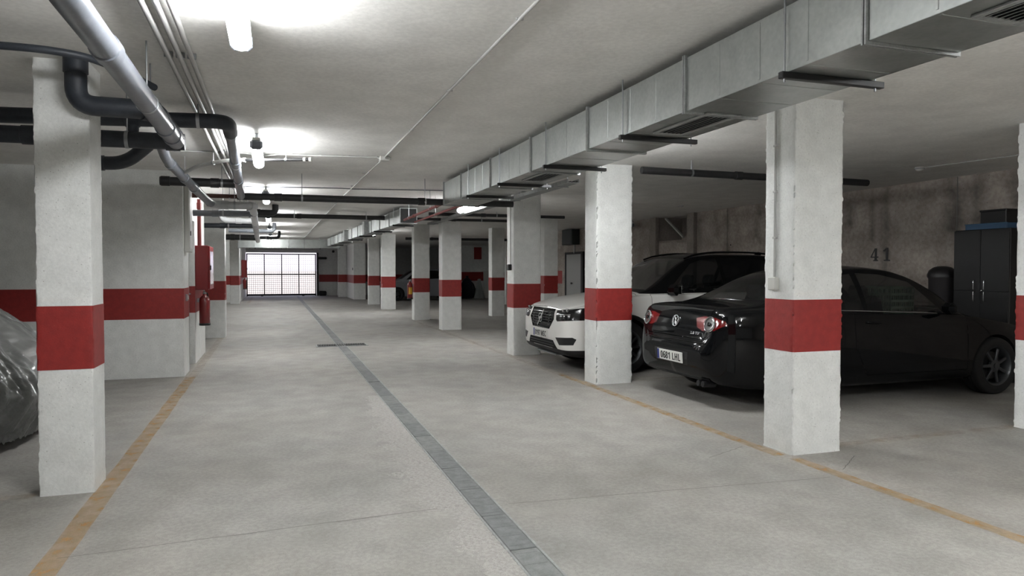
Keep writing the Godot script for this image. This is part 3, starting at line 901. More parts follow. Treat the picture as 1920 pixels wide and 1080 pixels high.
func build_duct() -> void:
	var o := thing("ventilation_duct", "long galvanised rectangular ventilation duct over the right side of the lane", "duct", Vector3(2.25, 2.60, 0))
	duct_run(o, [3.0, 1.6, 0.32, -0.96, -2.24, -3.55, -4.88, -6.13, -7.41, -8.69, -9.64], 0.48, 0.305, 0.06)
	for z in [1.5, 0.1, -1.2, -2.69, -4.28, -5.7, -7.02, -8.27]: duct_hanger(o, z, 0.48, 0.305, 0.06)
	for z in [-1.58, -3.82, -6.42]: duct_grille(o, z, 0.48, 0.305)
	o = thing("ventilation_duct", "far galvanised duct running on toward the gate", "duct", Vector3(2.36, 2.60, -13.9), "", 0.028)
	var bd := []
	for k in 13: bd.append(-1.2 * k)
	duct_run(o, bd, 0.32, 0.28, 0.06)
	for k in 6: duct_hanger(o, -0.6 - 2.4 * k, 0.32, 0.28, 0.06)
	for z in [-4.3, -8.4]:
		var mb := MB.new()
		mb.b2(Vector3(-0.10, -0.31, z + 0.15), Vector3(0.36, 0.02, z - 0.15), 0.006)
		part(o, "damper_box", mb, M.galv2)
	o = thing("ventilation_duct", "galvanised cross duct above the gate approach", "duct", Vector3(-1.30, 2.58, -29.0), "", -PI / 2)
	duct_run(o, [0.0, -1.2, -2.4, -3.75], 0.4, 0.33, 0.08)
	for z in [-0.6, -1.8, -3.0]: duct_hanger(o, z, 0.4, 0.33, 0.08)
	# cable tray beside the duct end
	var t := thing("cable_tray", "grey steel cable tray along the column tops beyond the duct end", "cable tray", Vector3(3.54, 2.47, 0))
	var b := MB.new()
	b.b2(Vector3(-0.07, 0, -8.1), Vector3(0.07, 0.006, -16.6)); b.b2(Vector3(-0.076, 0, -8.1), Vector3(-0.07, 0.05, -16.6)); b.b2(Vector3(0.07, 0, -8.1), Vector3(0.076, 0.05, -16.6))
	part(t, "trough", b, M.galv2)
	for z in [-8.5, -10.4, -12.4, -14.4, -16.2]:
		b = MB.new()
		b.tube([Vector3(0.085, 0.0, z), Vector3(0.085, 0.19, z)], 0.005, 6); b.box(Vector3(0, -0.005, z), Vector3(0.2, 0.01, 0.03))
		part(t, "hanger", b, M.steel)
	for k in 3:
		b = MB.new()
		var pts := []
		for q in 24: pts.append(Vector3(-0.04 + 0.04 * k + 0.008 * sin(q * 1.7 + k), 0.016, -8.1 - 8.4 * q / 23.0))
		b.tube(pts, 0.009, 6)
		part(t, "cable", b, M.black_plastic)

# ---------------------------------------------------------------- pipes
func pipe(called: String, label: String, pts: Array, r: float, m: Material, bend := 0.12, collars := [], hangers := [], seg := 16) -> Node3D:
	# the thing stands at its first point; collars are distances along the run, hangers are points on it
	var at: Vector3 = pts[0]
	var o := thing(called, label, "pipe", at)
	var rel := []
	for p in pts: rel.append(p - at)
	var path := smooth_path(rel, bend, 8)
	var b := MB.new()
	b.tube(path, r, seg)
	part(o, "run", b, m)
	for cdist in collars:
		var s := 0.0
		for k in path.size() - 1:
			var A: Vector3 = path[k]; var B: Vector3 = path[k + 1]
			var L := (B - A).length()
			if s + L >= cdist:
				var d := (B - A) / L
				var p = A + d * (cdist - s)
				b = MB.new()
				b.lathe(p - d * 0.05, d, [Vector2(r, 0), Vector2(r + 0.007, 0.003), Vector2(r + 0.007, 0.097), Vector2(r, 0.1)], seg)
				part(o, "coupling", b, m)
				break
			s += L
	for h in hangers:
		var p: Vector3 = h - at
		b = MB.new()
		b.tube([p + Vector3(0, r, 0), Vector3(p.x, CEIL - at.y, p.z)], 0.005, 6)
		var hr := part(o, "hanger_rod", b, M.steel)
		b = MB.new()
		var nx: Vector3 = (rel[1] - rel[0]).normalized()
		for k in rel.size() - 1:
			var A: Vector3 = rel[k]; var B: Vector3 = rel[k + 1]
			if (p - A).dot(B - A) >= 0.0 and (p - B).dot(A - B) >= 0.0 and Geometry3D.get_closest_point_to_segment(p, A, B).distance_to(p) < 0.08: nx = (B - A).normalized()
		b.lathe(p - nx * 0.012, nx, [Vector2(r + 0.001, 0), Vector2(r + 0.004, 0), Vector2(r + 0.004, 0.024), Vector2(r + 0.001, 0.024)], seg, false)
		part(hr, "clamp", b, M.steel)
	return o
func build_pipes() -> void:
	var v := func(x: float, y: float, z: float) -> Vector3: return Vector3(x, y, z)
	# left-hand group
	pipe("drain_pipe", "large shiny grey waste pipe running lengthwise beside three conduits", [v.call(-0.665, 2.33, 1.2), v.call(-0.668, 2.31, -5.62)], 0.056, M.pipe_grey, 0.1, [4.6, 6.32, 6.62], [v.call(-0.665, 2.325, -1.4), v.call(-0.668, 2.315, -4.4)], 24)
	pipe("drain_pipe", "dark blue grey pipe elbowing down from the ceiling beside the narrow column", [v.call(-1.12, 2.64, -4.86), v.call(-1.12, 2.372, -4.86), v.call(-0.70, 2.375, -4.88), v.call(-0.68, 2.355, -5.68)], 0.060, M.pipe_dark, 0.11, [0.03, 0.62], [v.call(-0.72, 2.374, -4.875)], 20)
	pipe("drain_pipe", "thick dark crossways pipe meeting the end of the grey waste pipe", [v.call(-4.6, 2.30, -5.72), v.call(-0.62, 2.325, -5.72)], 0.060, M.pipe_dark, 0.1, [3.0, 3.9], [v.call(-1.0, 2.322, -5.72), v.call(-2.6, 2.312, -5.72)], 20)
	pipe("drain_pipe", "dark upper crossways pipe bending into a grey run along the lane", [v.call(-4.6, 2.39, -5.94), v.call(-0.335, 2.54, -5.94), v.call(-0.335, 2.515, -6.25)], 0.057, M.pipe_dark, 0.13, [3.6], [v.call(-0.55, 2.533, -5.94), v.call(-2.2, 2.475, -5.94)], 20)
	pipe("drain_pipe", "grey pipe sloping away from the dark elbow toward the long black pipe", [v.call(-0.335, 2.515, -6.22), v.call(-0.40, 2.33, -9.65)], 0.047, M.pipe_grey, 0.1, [0.1, 1.2, 2.3], [v.call(-0.36, 2.435, -7.6)], 18)
	pipe("drain_pipe", "short dark stub pipe hanging between the two crossways pipes", [v.call(-0.98, 2.44, -5.83), v.call(-0.98, 2.30, -5.80)], 0.04, M.pipe_dark, 0.05, [], [], 14)
	pipe("drain_pipe", "dark lower pipe with swept end under the crossways pipe", [v.call(-1.65, 2.245, -6.5), v.call(-1.15, 2.255, -6.5), v.call(-0.98, 2.42, -6.5)], 0.055, M.pipe_dark, 0.14, [0.3], [v.call(-1.4, 2.25, -6.5)], 16)
	pipe("drain_pipe", "grey sloping pipe leading down to the white elbow", [v.call(-1.00, 2.60, -7.2), v.call(-1.03, 2.50, -7.9), v.call(-0.84, 2.30, -9.7), v.call(-0.78, 2.255, -9.98)], 0.050, M.pipe_grey, 0.2, [0.9, 1.5, 2.0], [v.call(-0.95, 2.41, -8.7)], 18)
	pipe("drain_pipe", "white pipe with elbow turning away along the lane", [v.call(-0.80, 2.262, -9.95), v.call(-0.74, 2.245, -10.08), v.call(-0.27, 2.245, -10.1), v.call(-0.28, 2.235, -10.5), v.call(-0.40, 2.13, -19.0)], 0.052, M.pipe_white, 0.11, [0.25, 0.6, 1.6, 3.5, 5.5, 7.5], [v.call(-0.5, 2.245, -10.09), v.call(-0.33, 2.19, -14.0)], 18)
	pipe("drain_pipe", "short black crossways pipe at the corner of the banded wall", [v.call(-1.28, 2.44, -9.25), v.call(-0.41, 2.44, -9.28)], 0.052, M.pipe_black, 0.1, [0.06, 0.6], [v.call(-0.6, 2.44, -9.27)])
	pipe("drain_pipe", "long thin black pipe crossing the whole lane to the duct end", [v.call(-0.45, 2.335, -9.74), v.call(3.3, 2.345, -9.76)], 0.046, M.pipe_black, 0.1, [0.5, 2.4], [v.call(0.35, 2.337, -9.745), v.call(2.0, 2.341, -9.75)])
	pipe("drain_pipe", "second black pipe crossing the lane farther on", [v.call(-0.5, 2.53, -15.6), v.call(2.3, 2.53, -15.6)], 0.048, M.pipe_black, 0.1, [1.0], [v.call(0.4, 2.53, -15.6), v.call(1.9, 2.53, -15.6)])
	pipe("drain_pipe", "thin brown pipe above the fire hose cabinet", [v.call(-1.16, 2.43, -10.75), v.call(-0.35, 2.43, -10.8)], 0.03, M.pipe_brown, 0.1, [0.1], [v.call(-0.6, 2.43, -10.79)])
	pipe("drain_pipe", "grey crossways pipe just behind the white elbow", [v.call(-1.1, 2.20, -11.0), v.call(-0.3, 2.21, -11.0)], 0.045, M.pipe_grey, 0.1, [0.3], [v.call(-0.7, 2.205, -11.0)])
	pipe("drain_pipe", "white hooked pipe behind the white elbow", [v.call(-0.86, 2.5, -13.0), v.call(-0.86, 2.24, -13.0), v.call(-0.35, 2.23, -13.0)], 0.05, M.pipe_white, 0.11, [0.5], [v.call(-0.6, 2.235, -13.0)])
	pipe("drain_pipe", "dark crossways pipe under the white hooked pipe", [v.call(-1.3, 2.20, -14.0), v.call(-0.35, 2.21, -14.0)], 0.045, M.pipe_dark, 0.1, [0.4], [v.call(-0.8, 2.205, -14.0)])
	pipe("drain_pipe", "thick black pipe low across the column near the hose cabinet", [v.call(-1.35, 2.5, -18.6), v.call(-1.3, 2.2, -18.6), v.call(-0.40, 2.19, -18.6)], 0.07, M.pipe_black, 0.11, [0.6], [v.call(-0.8, 2.195, -18.6)])
	pipe("drain_pipe", "black pipe with raised cap in the middle of the lane", [v.call(-0.5, 2.49, -14.4), v.call(0.02, 2.49, -14.4), v.call(0.02, 2.65, -14.4)], 0.06, M.pipe_black, 0.08, [0.2], [v.call(-0.3, 2.49, -14.4)])
	pipe("drain_pipe", "pale short crossways pipe under the far ceiling", [v.call(-1.0, 2.30, -17.5), v.call(0.0, 2.30, -17.5), v.call(0.0, 2.5, -17.5)], 0.045, M.pipe_grey, 0.09, [0.5], [v.call(-0.5, 2.30, -17.5)])
	pipe("drain_pipe", "dark hooked pipe above the gate's left side", [v.call(-0.45, 2.24, -19.6), v.call(0.12, 2.24, -19.6), v.call(0.12, 2.42, -19.6)], 0.04, M.pipe_dark, 0.09, [0.3], [v.call(-0.2, 2.24, -19.6)])
	pipe("sprinkler_pipe", "thin red pipe running on from the duct end", [v.call(2.36, 2.37, -9.7), v.call(2.42, 2.37, -13.8)], 0.022, M.pipe_red, 0.05, [1.0, 3.0], [v.call(2.38, 2.37, -11.2), v.call(2.40, 2.37, -13.2)])
	pipe("sprinkler_pipe", "second thin red pipe running on from the duct end, lower", [v.call(2.58, 2.33, -9.7), v.call(2.62, 2.33, -13.75)], 0.02, M.pipe_red, 0.05, [0.3], [v.call(2.6, 2.33, -11.8)])
	pipe("sprinkler_pipe", "red riser pipe feeding the fire hose cabinet", [v.call(-1.06, 2.44, -11.45), v.call(-1.06, 1.752, -11.45)], 0.028, M.pipe_red, 0.05, [0.1])
	# right-hand group
	pipe("drain_pipe", "dark pipe under the ceiling between the two thick columns", [v.call(3.95, 2.515, -7.12), v.call(7.2, 2.50, -7.12)], 0.042, M.pipe_black, 0.1, [1.3], [v.call(4.6, 2.512, -7.12), v.call(6.5, 2.503, -7.12)])
	pipe("drain_pipe", "upper dark pipe crossing above the far end of the cable tray", [v.call(3.1, 2.575, -14.7), v.call(6.2, 2.575, -14.7)], 0.034, M.pipe_black, 0.1, [1.2], [v.call(4.6, 2.575, -14.7)])
	pipe("drain_pipe", "lower dark pipe crossing near the far end of the cable tray", [v.call(2.76, 2.50, -15.2), v.call(5.4, 2.50, -15.2)], 0.03, M.pipe_black, 0.1, [1.0], [v.call(4.4, 2.50, -15.2)])
	pipe("drain_pipe", "dark pipe above the opening of the storage corner", [v.call(4.6, 2.56, -26.0), v.call(8.7, 2.56, -26.0)], 0.05, M.pipe_black, 0.1, [1.0], [v.call(6.6, 2.56, -26.0)])
	# capped stub with flexible feed
	var o := pipe("pipe_stub", "thin dark horizontal pipe stub with pale capped end under the lamp", [v.call(-0.30, 2.52, -7.8), v.call(0.36, 2.52, -7.55)], 0.017, M.pipe_black, 0.05, [], [v.call(0.12, 2.52, -7.64)], 10)
	for d in [0.0, 0.63, 0.69]:
		var b := MB.new()
		var dir := Vector3(0.66, 0, 0.25).normalized()
		b.lathe(dir * d, dir, [Vector2(0.0, 0), Vector2(0.023, 0), Vector2(0.023, 0.025), Vector2(0.0, 0.025)], 12, false)
		part(o, "cap", b, M.box_white)
	pipe("flexible_hose", "pale flexible hose drooping from the pipe stub", [v.call(-0.31, 2.52, -7.8), v.call(-0.5, 2.515, -7.9), v.call(-0.75, 2.50, -8.2), v.call(-0.95, 2.44, -8.5)], 0.02, M.conduit, 0.15, [], [v.call(-0.6, 2.51, -8.02)], 10)
	# corrugated hose in front of the narrow column
	o = pipe("flexible_hose", "grey corrugated hose curving across above the narrow column", [v.call(-2.6, 2.545, -4.42), v.call(-1.35, 2.55, -4.35), v.call(-1.15, 2.55, -4.35), v.call(-0.97, 2.55, -4.42), v.call(-0.82, 2.54, -4.64), v.call(-0.70, 2.52, -4.9)], 0.021, M.pipe_dark, 0.15, [], [v.call(-1.8, 2.548, -4.375)], 12)
	# three conduits in a row
	for k in 3:
		var x := -0.575 + 0.062 * k
		var c := thing("ceiling_conduit", ["slim pale conduit nearest the large grey waste pipe", "middle slim pale conduit of three on the ceiling", "slim pale conduit on the lamp side of three"][k], "conduit", Vector3(x, 2.625, 1.5), "three parallel conduits")
		var b := MB.new()
		b.tube([Vector3(0, 0, 0), Vector3(0, 0, -15.2)], 0.0155, 12)
		part(c, "tube", b, M.conduit)
		for q in 9:
			b = MB.new()
			b.box(Vector3(0, 0.012, -0.8 - 1.75 * q), Vector3(0.05, 0.034, 0.018), 0.003)
			part(c, "clamp", b, M.steel)
	# ceiling wiring
	var w := thing("ceiling_wire", "thin white conduit along the ceiling over the drain line", "conduit", Vector3(1.19, 2.65, 3.0))
	var b := MB.new()
	b.tube([Vector3.ZERO, Vector3(-0.01, 0, -11.0), Vector3(-0.07, 0, -15.7), Vector3(-0.09, 0, -33.0)], 0.009, 8)
	part(w, "tube", b, M.conduit)
	for q in 22:
		b = MB.new()
		b.box(Vector3(-0.003 if q < 8 else -0.07, 0.004, -1.5 * q - 0.4), Vector3(0.04, 0.012, 0.015), 0.002)
		part(w, "clip", b, M.conduit)
	w = thing("ceiling_wire", "thin white conduit from the second lamp to the junction box", "conduit", Vector3(-1.0, 2.65, -8.25))
	b = MB.new()
	b.tube([Vector3.ZERO, Vector3(0.7, 0, 0.07), Vector3(0.86, -0.01, -0.05), Vector3(1.05, 0, 0.1), Vector3(2.15, 0, 0.24)], 0.009, 8)
	part(w, "tube", b, M.conduit)
	for q in 4:
		b = MB.new()
		b.box(Vector3(1.2 + 0.3 * q, 0.004, 0.12 + 0.037 * q), Vector3(0.015, 0.012, 0.04), 0.002)
		part(w, "clip", b, M.conduit)
	w = thing("ceiling_wire", "thin dark cable crossing the ceiling before the black pipe", "conduit", Vector3(-0.5, 2.65, -11.45))
	b = MB.new()
	b.tube([Vector3.ZERO, Vector3(1.5, 0, 0.25), Vector3(1.64, 0, 0.2), Vector3(4.4, 0, 0.7)], 0.008, 6)
	part(w, "tube", b, M.pipe_grey)
	w = thing("junction_box", "square white junction box where ceiling conduits meet", "box", Vector3(1.18, CEIL, -8.0))
	b = MB.new()
	b.box(Vector3(0, -0.025, 0), Vector3(0.115, 0.05, 0.115), 0.008)
	part(w, "body", b, M.box_white)
	for s in [[-1, 0], [1, 0], [0, 1], [0, -1]]:
		b = MB.new()
		b.lathe(Vector3(s[0] * 0.057, -0.02, s[1] * 0.057), Vector3(s[0], 0, s[1]), [Vector2(0.0, 0.018), Vector2(0.012, 0.018), Vector2(0.015, 0.0)], 10)
		part(w, "gland", b, M.conduit)
	for d in [[Vector3(7.6, CEIL, -6.7), "small white round detector before the stained concrete wall"], [Vector3(7.58, CEIL, -12.1), "small white round detector near the vent opening"], [Vector3(6.35, CEIL, -15.2), "small white round detector at the end of the dark pipe"]]:
		var dt := thing("smoke_detector", d[1], "detector", d[0], "ceiling detectors")
		b = MB.new()
		b.lathe(Vector3.ZERO, Vector3.DOWN, [Vector2(0.055, 0), Vector2(0.055, 0.012), Vector2(0.045, 0.03), Vector2(0.028, 0.045), Vector2(0.0, 0.048)], 18)
		part(dt, "body", b, M.box_white)
		b = MB.new()
		b.lathe(Vector3(0, -0.014, 0), Vector3.DOWN, [Vector2(0.056, 0), Vector2(0.058, 0.004), Vector2(0.056, 0.008)], 18)
		part(dt, "rim", b, M.pipe_grey)
	w = thing("ceiling_wire", "thin pale conduit running from the detector before the stained wall", "conduit", Vector3(7.6, 2.651, -6.75))
	b = MB.new()
	b.tube([Vector3.ZERO, Vector3(0.25, 0, 1.6), Vector3(0.3, 0, 5.0)], 0.007, 6)
	part(w, "tube", b, M.conduit)
	for q in 3:
		b = MB.new()
		b.box(Vector3(0.1 + 0.08 * q, 0.003, 0.6 + 0.55 * q), Vector3(0.03, 0.01, 0.014), 0.002)
		part(w, "clip", b, M.conduit)

# ---------------------------------------------------------------- wall fittings
func extinguisher(at: Vector3, label: String, h := 0.52, tag := false, side := 1.0) -> void:
	var o := thing("fire_extinguisher", label, "extinguisher", at, "fire extinguishers")
	var b := MB.new()
	var r := 0.075
	b.lathe(Vector3.ZERO, Vector3.UP, [Vector2(0.0, 0.0), Vector2(r * 0.9, 0.0), Vector2(r, 0.012), Vector2(r, h * 0.70), Vector2(r * 0.93, h * 0.77), Vector2(r * 0.62, h * 0.83), Vector2(r * 0.34, h * 0.86), Vector2(r * 0.30, h * 0.90)], 28)
	part(o, "cylinder", b, M.ext_red)
	b = MB.new()
	b.lathe(Vector3.ZERO, Vector3.UP, [Vector2(r + 0.001, 0.0), Vector2(r + 0.004, 0.004), Vector2(r + 0.004, 0.03), Vector2(r + 0.001, 0.034)], 28)
	part(o, "base_ring", b, M.black_plastic)
	b = MB.new()
	b.box(Vector3(0, h * 0.925, 0), Vector3(0.045, h * 0.06, 0.045), 0.006)
	b.box(Vector3(0, h * 0.975, 0.045), Vector3(0.022, 0.012, 0.13), 0.003, Basis(Vector3.RIGHT, -0.25))
	b.box(Vector3(0, h * 0.94, 0.05), Vector3(0.022, 0.01, 0.11), 0.003)
	part(o, "valve", b, M.steel)
	b = MB.new()
	b.tube(smooth_path([Vector3(0, h * 0.92, -0.02), Vector3(0.03, h * 0.94, -0.08), Vector3(0.04, h * 0.8, -0.1), Vector3(0.04, h * 0.25, -0.088)], 0.05, 5), 0.009, 8)
	part(o, "hose", b, M.black_plastic)
	b = MB.new()
	var pts := []
	for i in 9:
		var row := []
		var a := PI * 0.5 - 0.7 + 1.4 * i / 8.0
		for j in 2: row.append(Vector3(cos(a) * (r + 0.001) * (1.0 if not tag else 1.0), h * (0.25 + 0.35 * j), sin(a) * (r + 0.001)))
		pts.append(row)
	b.grid(pts, false, Vector3.BACK)
	if tag: part(o, "label", b, M.yellow_label)
	b = MB.new()
	b.box(Vector3(-side * (r + 0.012), h * 0.72, 0), Vector3(0.03, 0.06, 0.05), 0.004)
	part(o, "bracket", b, M.steel)
func hose_cabinet(at: Vector3, size: Vector3, label: String) -> void:
	# at: wall face point at the cabinet's lower near corner; opens toward +x
	var o := thing("fire_hose_cabinet", label, "cabinet", at, "red fire hose cabinets")
	var b := MB.new()
	b.b2(Vector3(0, 0, 0), Vector3(size.x - 0.02, size.y, -size.z), 0.006)
	part(o, "body", b, M.cab_red)
	b = MB.new()
	b.b2(Vector3(size.x - 0.018, 0.008, -0.01), Vector3(size.x, size.y - 0.008, -size.z + 0.01), 0.004)
	var d := part(o, "door", b, M.cab_red)
	b = MB.new()
	b.b2(Vector3(size.x - 0.001, 0.08, -0.09), Vector3(size.x + 0.003, size.y - 0.08, -size.z + 0.09), 0.001)
	part(d, "glass", b, M.cab_glass)
	b = MB.new()
	b.box(Vector3(size.x + 0.008, size.y * 0.5, -0.05), Vector3(0.02, 0.07, 0.03), 0.004)
	part(d, "latch", b, M.black_plastic)
func build_wall_fittings() -> void:
	M.cab_glass = mat(Color(0.75, 0.72, 0.76), 0.12)
	hose_cabinet(Vector3(-1.118, 1.09, -11.4), Vector3(0.2, 0.66, 0.7), "red fire hose cabinet on the white pier under the red riser")
	extinguisher(Vector3(-0.995, 0.56, -11.42), "dark red extinguisher hung below the fire hose cabinet")
	hose_cabinet(Vector3(-1.4455, 1.05, -34.6), Vector3(0.24, 0.80, 0.7), "far red fire hose cabinet left of the gate")
	extinguisher(Vector3(-1.30, 0.52, -34.3), "far extinguisher under the cabinet left of the gate", 0.55)
	extinguisher(Vector3(3.57, 0.58, -19.5), "red extinguisher with yellow label on a column side", 0.55, true, -1.0)
	# electric boxes on the pier and door surround
	var o := thing("electric_panel", "white electric panel box above the recessed grey door", "box", Vector3(-1.119, 1.62, -10.3))
	var b := MB.new()
	b.box(Vector3(0.03, 0.45, 0), Vector3(0.06, 0.9, 0.34), 0.006)
	part(o, "body", b, M.box_white)
	b = MB.new()
	b.box(Vector3(0.063, 0.45, 0), Vector3(0.008, 0.8, 0.28), 0.003)
	part(o, "door", b, M.diffuser_off)
	b = MB.new()
	b.box(Vector3(0.07, 0.25, 0.1), Vector3(0.012, 0.06, 0.02), 0.003)
	part(o, "latch", b, M.black_plastic)
	o = thing("light_switch", "small steel light switch on the end of the banded wall", "switch", Vector3(-1.117, 1.02, -10.2))
	b = MB.new()
	b.box(Vector3(0.012, 0, 0), Vector3(0.025, 0.09, 0.08), 0.004)
	part(o, "plate", b, M.steel)
	b = MB.new()
	b.box(Vector3(0.028, 0, 0), Vector3(0.01, 0.05, 0.03), 0.003)
	part(o, "rocker", b, M.box_white)
	# dark cabinet and door on the right wall far back
	o = thing("wall_cabinet", "dark grey metal cabinet high on the wall beyond the banded column", "cabinet", Vector3(8.84, 2.17, -20.15))
	b = MB.new()
	b.box(Vector3(-0.13, 0.235, 0), Vector3(0.26, 0.47, 0.8), 0.01)
	part(o, "body", b, M.dark_green)
	b = MB.new()
	b.box(Vector3(-0.265, 0.235, 0), Vector3(0.012, 0.42, 0.72), 0.004)
	part(o, "door", b, M.dark_green)
	b = MB.new()
	b.tube([Vector3(-0.04, 0.0, 0.1), Vector3(-0.04, -0.26, 0.1)], 0.03, 10)
	part(o, "cable_duct", b, M.conduit)
	b = MB.new()
	b.b2(Vector3(8.80, 0, -20.7), Vector3(8.85, 1.88, -19.55), 0.006)
	var d := struct("door_2", b, M.door_grey, "pale grey metal door in the right wall far back")
	b = MB.new()
	b.b2(Vector3(8.78, 0, -20.78), Vector3(8.86, 1.95, -20.70), 0.004); b.b2(Vector3(8.78, 0, -19.55), Vector3(8.86, 1.95, -19.40), 0.004); b.b2(Vector3(8.78, 1.88, -20.70), Vector3(8.86, 1.95, -19.55), 0.004)
	part(d, "frame", b, M.dark_metal)
	b = MB.new()
	b.lathe(Vector3(8.80, 0.98, -20.2), Vector3.LEFT, [Vector2(0.012, 0), Vector2(0.012, 0.03), Vector2(0.03, 0.035), Vector2(0.03, 0.06), Vector2(0.0, 0.065)], 14)
	part(d, "handle", b, M.black_plastic)

# ---------------------------------------------------------------- cars
# local axes: x from nose (0) to tail (L), y up, z across. A shell is lofted from curves, then cut into panels.
class Shell:
	var tv := []   # triangles: [a, b, c, na, nb, nc]
	var bins := {}
	# x of the outermost surface seen from the nose (front) or the tail at (z, y)
	func hit(z: float, y: float, front: bool) -> float:
		var best := 1e9 if front else -1e9
		var p := Vector2(z, y)
		for t in tv:
			if front and t[3].x > 0.2: continue
			if not front and t[3].x < -0.2: continue
			var a := Vector2(t[0].z, t[0].y); var b := Vector2(t[1].z, t[1].y); var c := Vector2(t[2].z, t[2].y)
			if maxf(a.x, maxf(b.x, c.x)) < z or minf(a.x, minf(b.x, c.x)) > z or maxf(a.y, maxf(b.y, c.y)) < y or minf(a.y, minf(b.y, c.y)) > y: continue
			var d := (b - a).cross(c - a)
			if absf(d) < 1e-12: continue
			var u := (p - a).cross(c - a) / d; var w := (b - a).cross(p - a) / d
			if u < -1e-4 or w < -1e-4 or u + w > 1.0001: continue
			var x: float = t[0].x + u * (t[1].x - t[0].x) + w * (t[2].x - t[0].x)
			best = minf(best, x) if front else maxf(best, x)
		return best
	# half width of the surface at (x, y)
	func side(x: float, y: float) -> float:
		var best := -1e9
		var p := Vector2(x, y)
		for t in tv:
			if t[0].z < 0.0: continue
			var a := Vector2(t[0].x, t[0].y); var b := Vector2(t[1].x, t[1].y); var c := Vector2(t[2].x, t[2].y)
			if maxf(a.x, maxf(b.x, c.x)) < x or minf(a.x, minf(b.x, c.x)) > x or maxf(a.y, maxf(b.y, c.y)) < y or minf(a.y, minf(b.y, c.y)) > y: continue
			var d := (b - a).cross(c - a)
			if absf(d) < 1e-12: continue
			var u := (p - a).cross(c - a) / d; var w := (b - a).cross(p - a) / d
			if u < -1e-4 or w < -1e-4 or u + w > 1.0001: continue
			best = maxf(best, t[0].z + u * (t[1].z - t[0].z) + w * (t[2].z - t[0].z))
		return best

func chaikin(p: Array, it: int) -> Array:
	for k in it:
		var q := [p[0]]
		for i in p.size() - 1:
			q.append(p[i].lerp(p[i + 1], 0.25)); q.append(p[i].lerp(p[i + 1], 0.75))
		q.append(p[-1])
		p = q
	return p
func loft_car(s: Dictionary, ns: int) -> Shell:
	var sh := Shell.new()
	var G := []
	for i in ns + 1:
		var x: float = s.L * (0.5 - 0.5 * cos(PI * i / ns))
		var zb := pch(x, s.zb); var zt := pch(x, s.zt); var zs := pch(x, s.zs); var wm := pch(x, s.wm); var ws := pch(x, s.ws); var wr := pch(x, s.wr)
		var drop := pch(x, s.drop)
		zs = minf(zs, zt - drop - 0.004)
		var zm := lerpf(zb, zs, 0.55)
		var pl := [Vector2(0, zb), Vector2(wm * 0.80, zb), Vector2(wm * 0.955, zb + 0.02), Vector2(wm * 0.985, lerpf(zb, zs, 0.18)), Vector2(wm, zm), Vector2(wm * 0.995, lerpf(zb, zs, 0.8)), Vector2(ws + (wm - ws) * 0.35, zs - 0.012), Vector2(ws, zs), Vector2(lerpf(ws, wr, 0.45) + 0.012, lerpf(zs, zt - drop, 0.5)), Vector2(wr + 0.01, zt - drop - 0.01), Vector2(wr - 0.03, zt - drop + 0.012), Vector2(wr * 0.66, zt - drop * 0.36), Vector2(wr * 0.33, zt - drop * 0.09), Vector2(0, zt)]
		pl = chaikin(pl, 2)
		var row := []
		for p in pl: row.append(Vector3(x, p.y, p.x))
		G.append(row)
	var nr: int = G[0].size()
	var N := []
	for i in ns + 1:
		var row := []
		for j in nr:
			var a: Vector3 = G[mini(i + 1, ns)][j] - G[maxi(i - 1, 0)][j]
			var b: Vector3 = G[i][mini(j + 1, nr - 1)] - G[i][maxi(j - 1, 0)]
			var n := a.cross(b).normalized()
			if i == 0: n = Vector3(-1, 0, 0)
			elif i == ns: n = Vector3(1, 0, 0)
			elif j == nr - 1: n = Vector3(n.x, n.y, 0).normalized(); 
			elif j == 0: n = Vector3.DOWN
			var ce: Vector3 = Vector3(G[i][j].x, (G[i][0].y + G[i][nr - 1].y) * 0.5, 0)
			if i > 0 and i < ns and n.dot(Vector3(0, G[i][j].y - ce.y, G[i][j].z)) < 0.0: n = -n
			row.append(n)
		N.append(row)
	var mz := func(p: Vector3) -> Vector3: return Vector3(p.x, p.y, -p.z)
	for i in ns:
		for j in nr - 1:
			var q := [[i, j], [i + 1, j], [i + 1, j + 1], [i, j + 1]]
			for tr in [[0, 1, 2], [0, 2, 3]]:
				var P := []; var Q := []
				for k in tr:
					P.append(G[q[k][0]][q[k][1]]); Q.append(N[q[k][0]][q[k][1]])
				if (P[1] - P[0]).cross(P[2] - P[0]).length() < 1e-9: continue
				sh.tv.append([P[0], P[1], P[2], Q[0], Q[1], Q[2]])
				sh.tv.append([mz.call(P[0]), mz.call(P[1]), mz.call(P[2]), mz.call(Q[0]), mz.call(Q[1]), mz.call(Q[2])])
	for e in [0, ns]:
		var out := Vector3(-1, 0, 0) if e == 0 else Vector3(1, 0, 0)
		for j in nr - 1:
			var c := Vector3(G[e][0].x, (G[e][0].y + G[e][nr - 1].y) * 0.5, 0)
			sh.tv.append([c, G[e][j], G[e][j + 1], out, out, out])
			sh.tv.append([c, mz.call(G[e][j]), mz.call(G[e][j + 1]), out, out, out])
	return sh
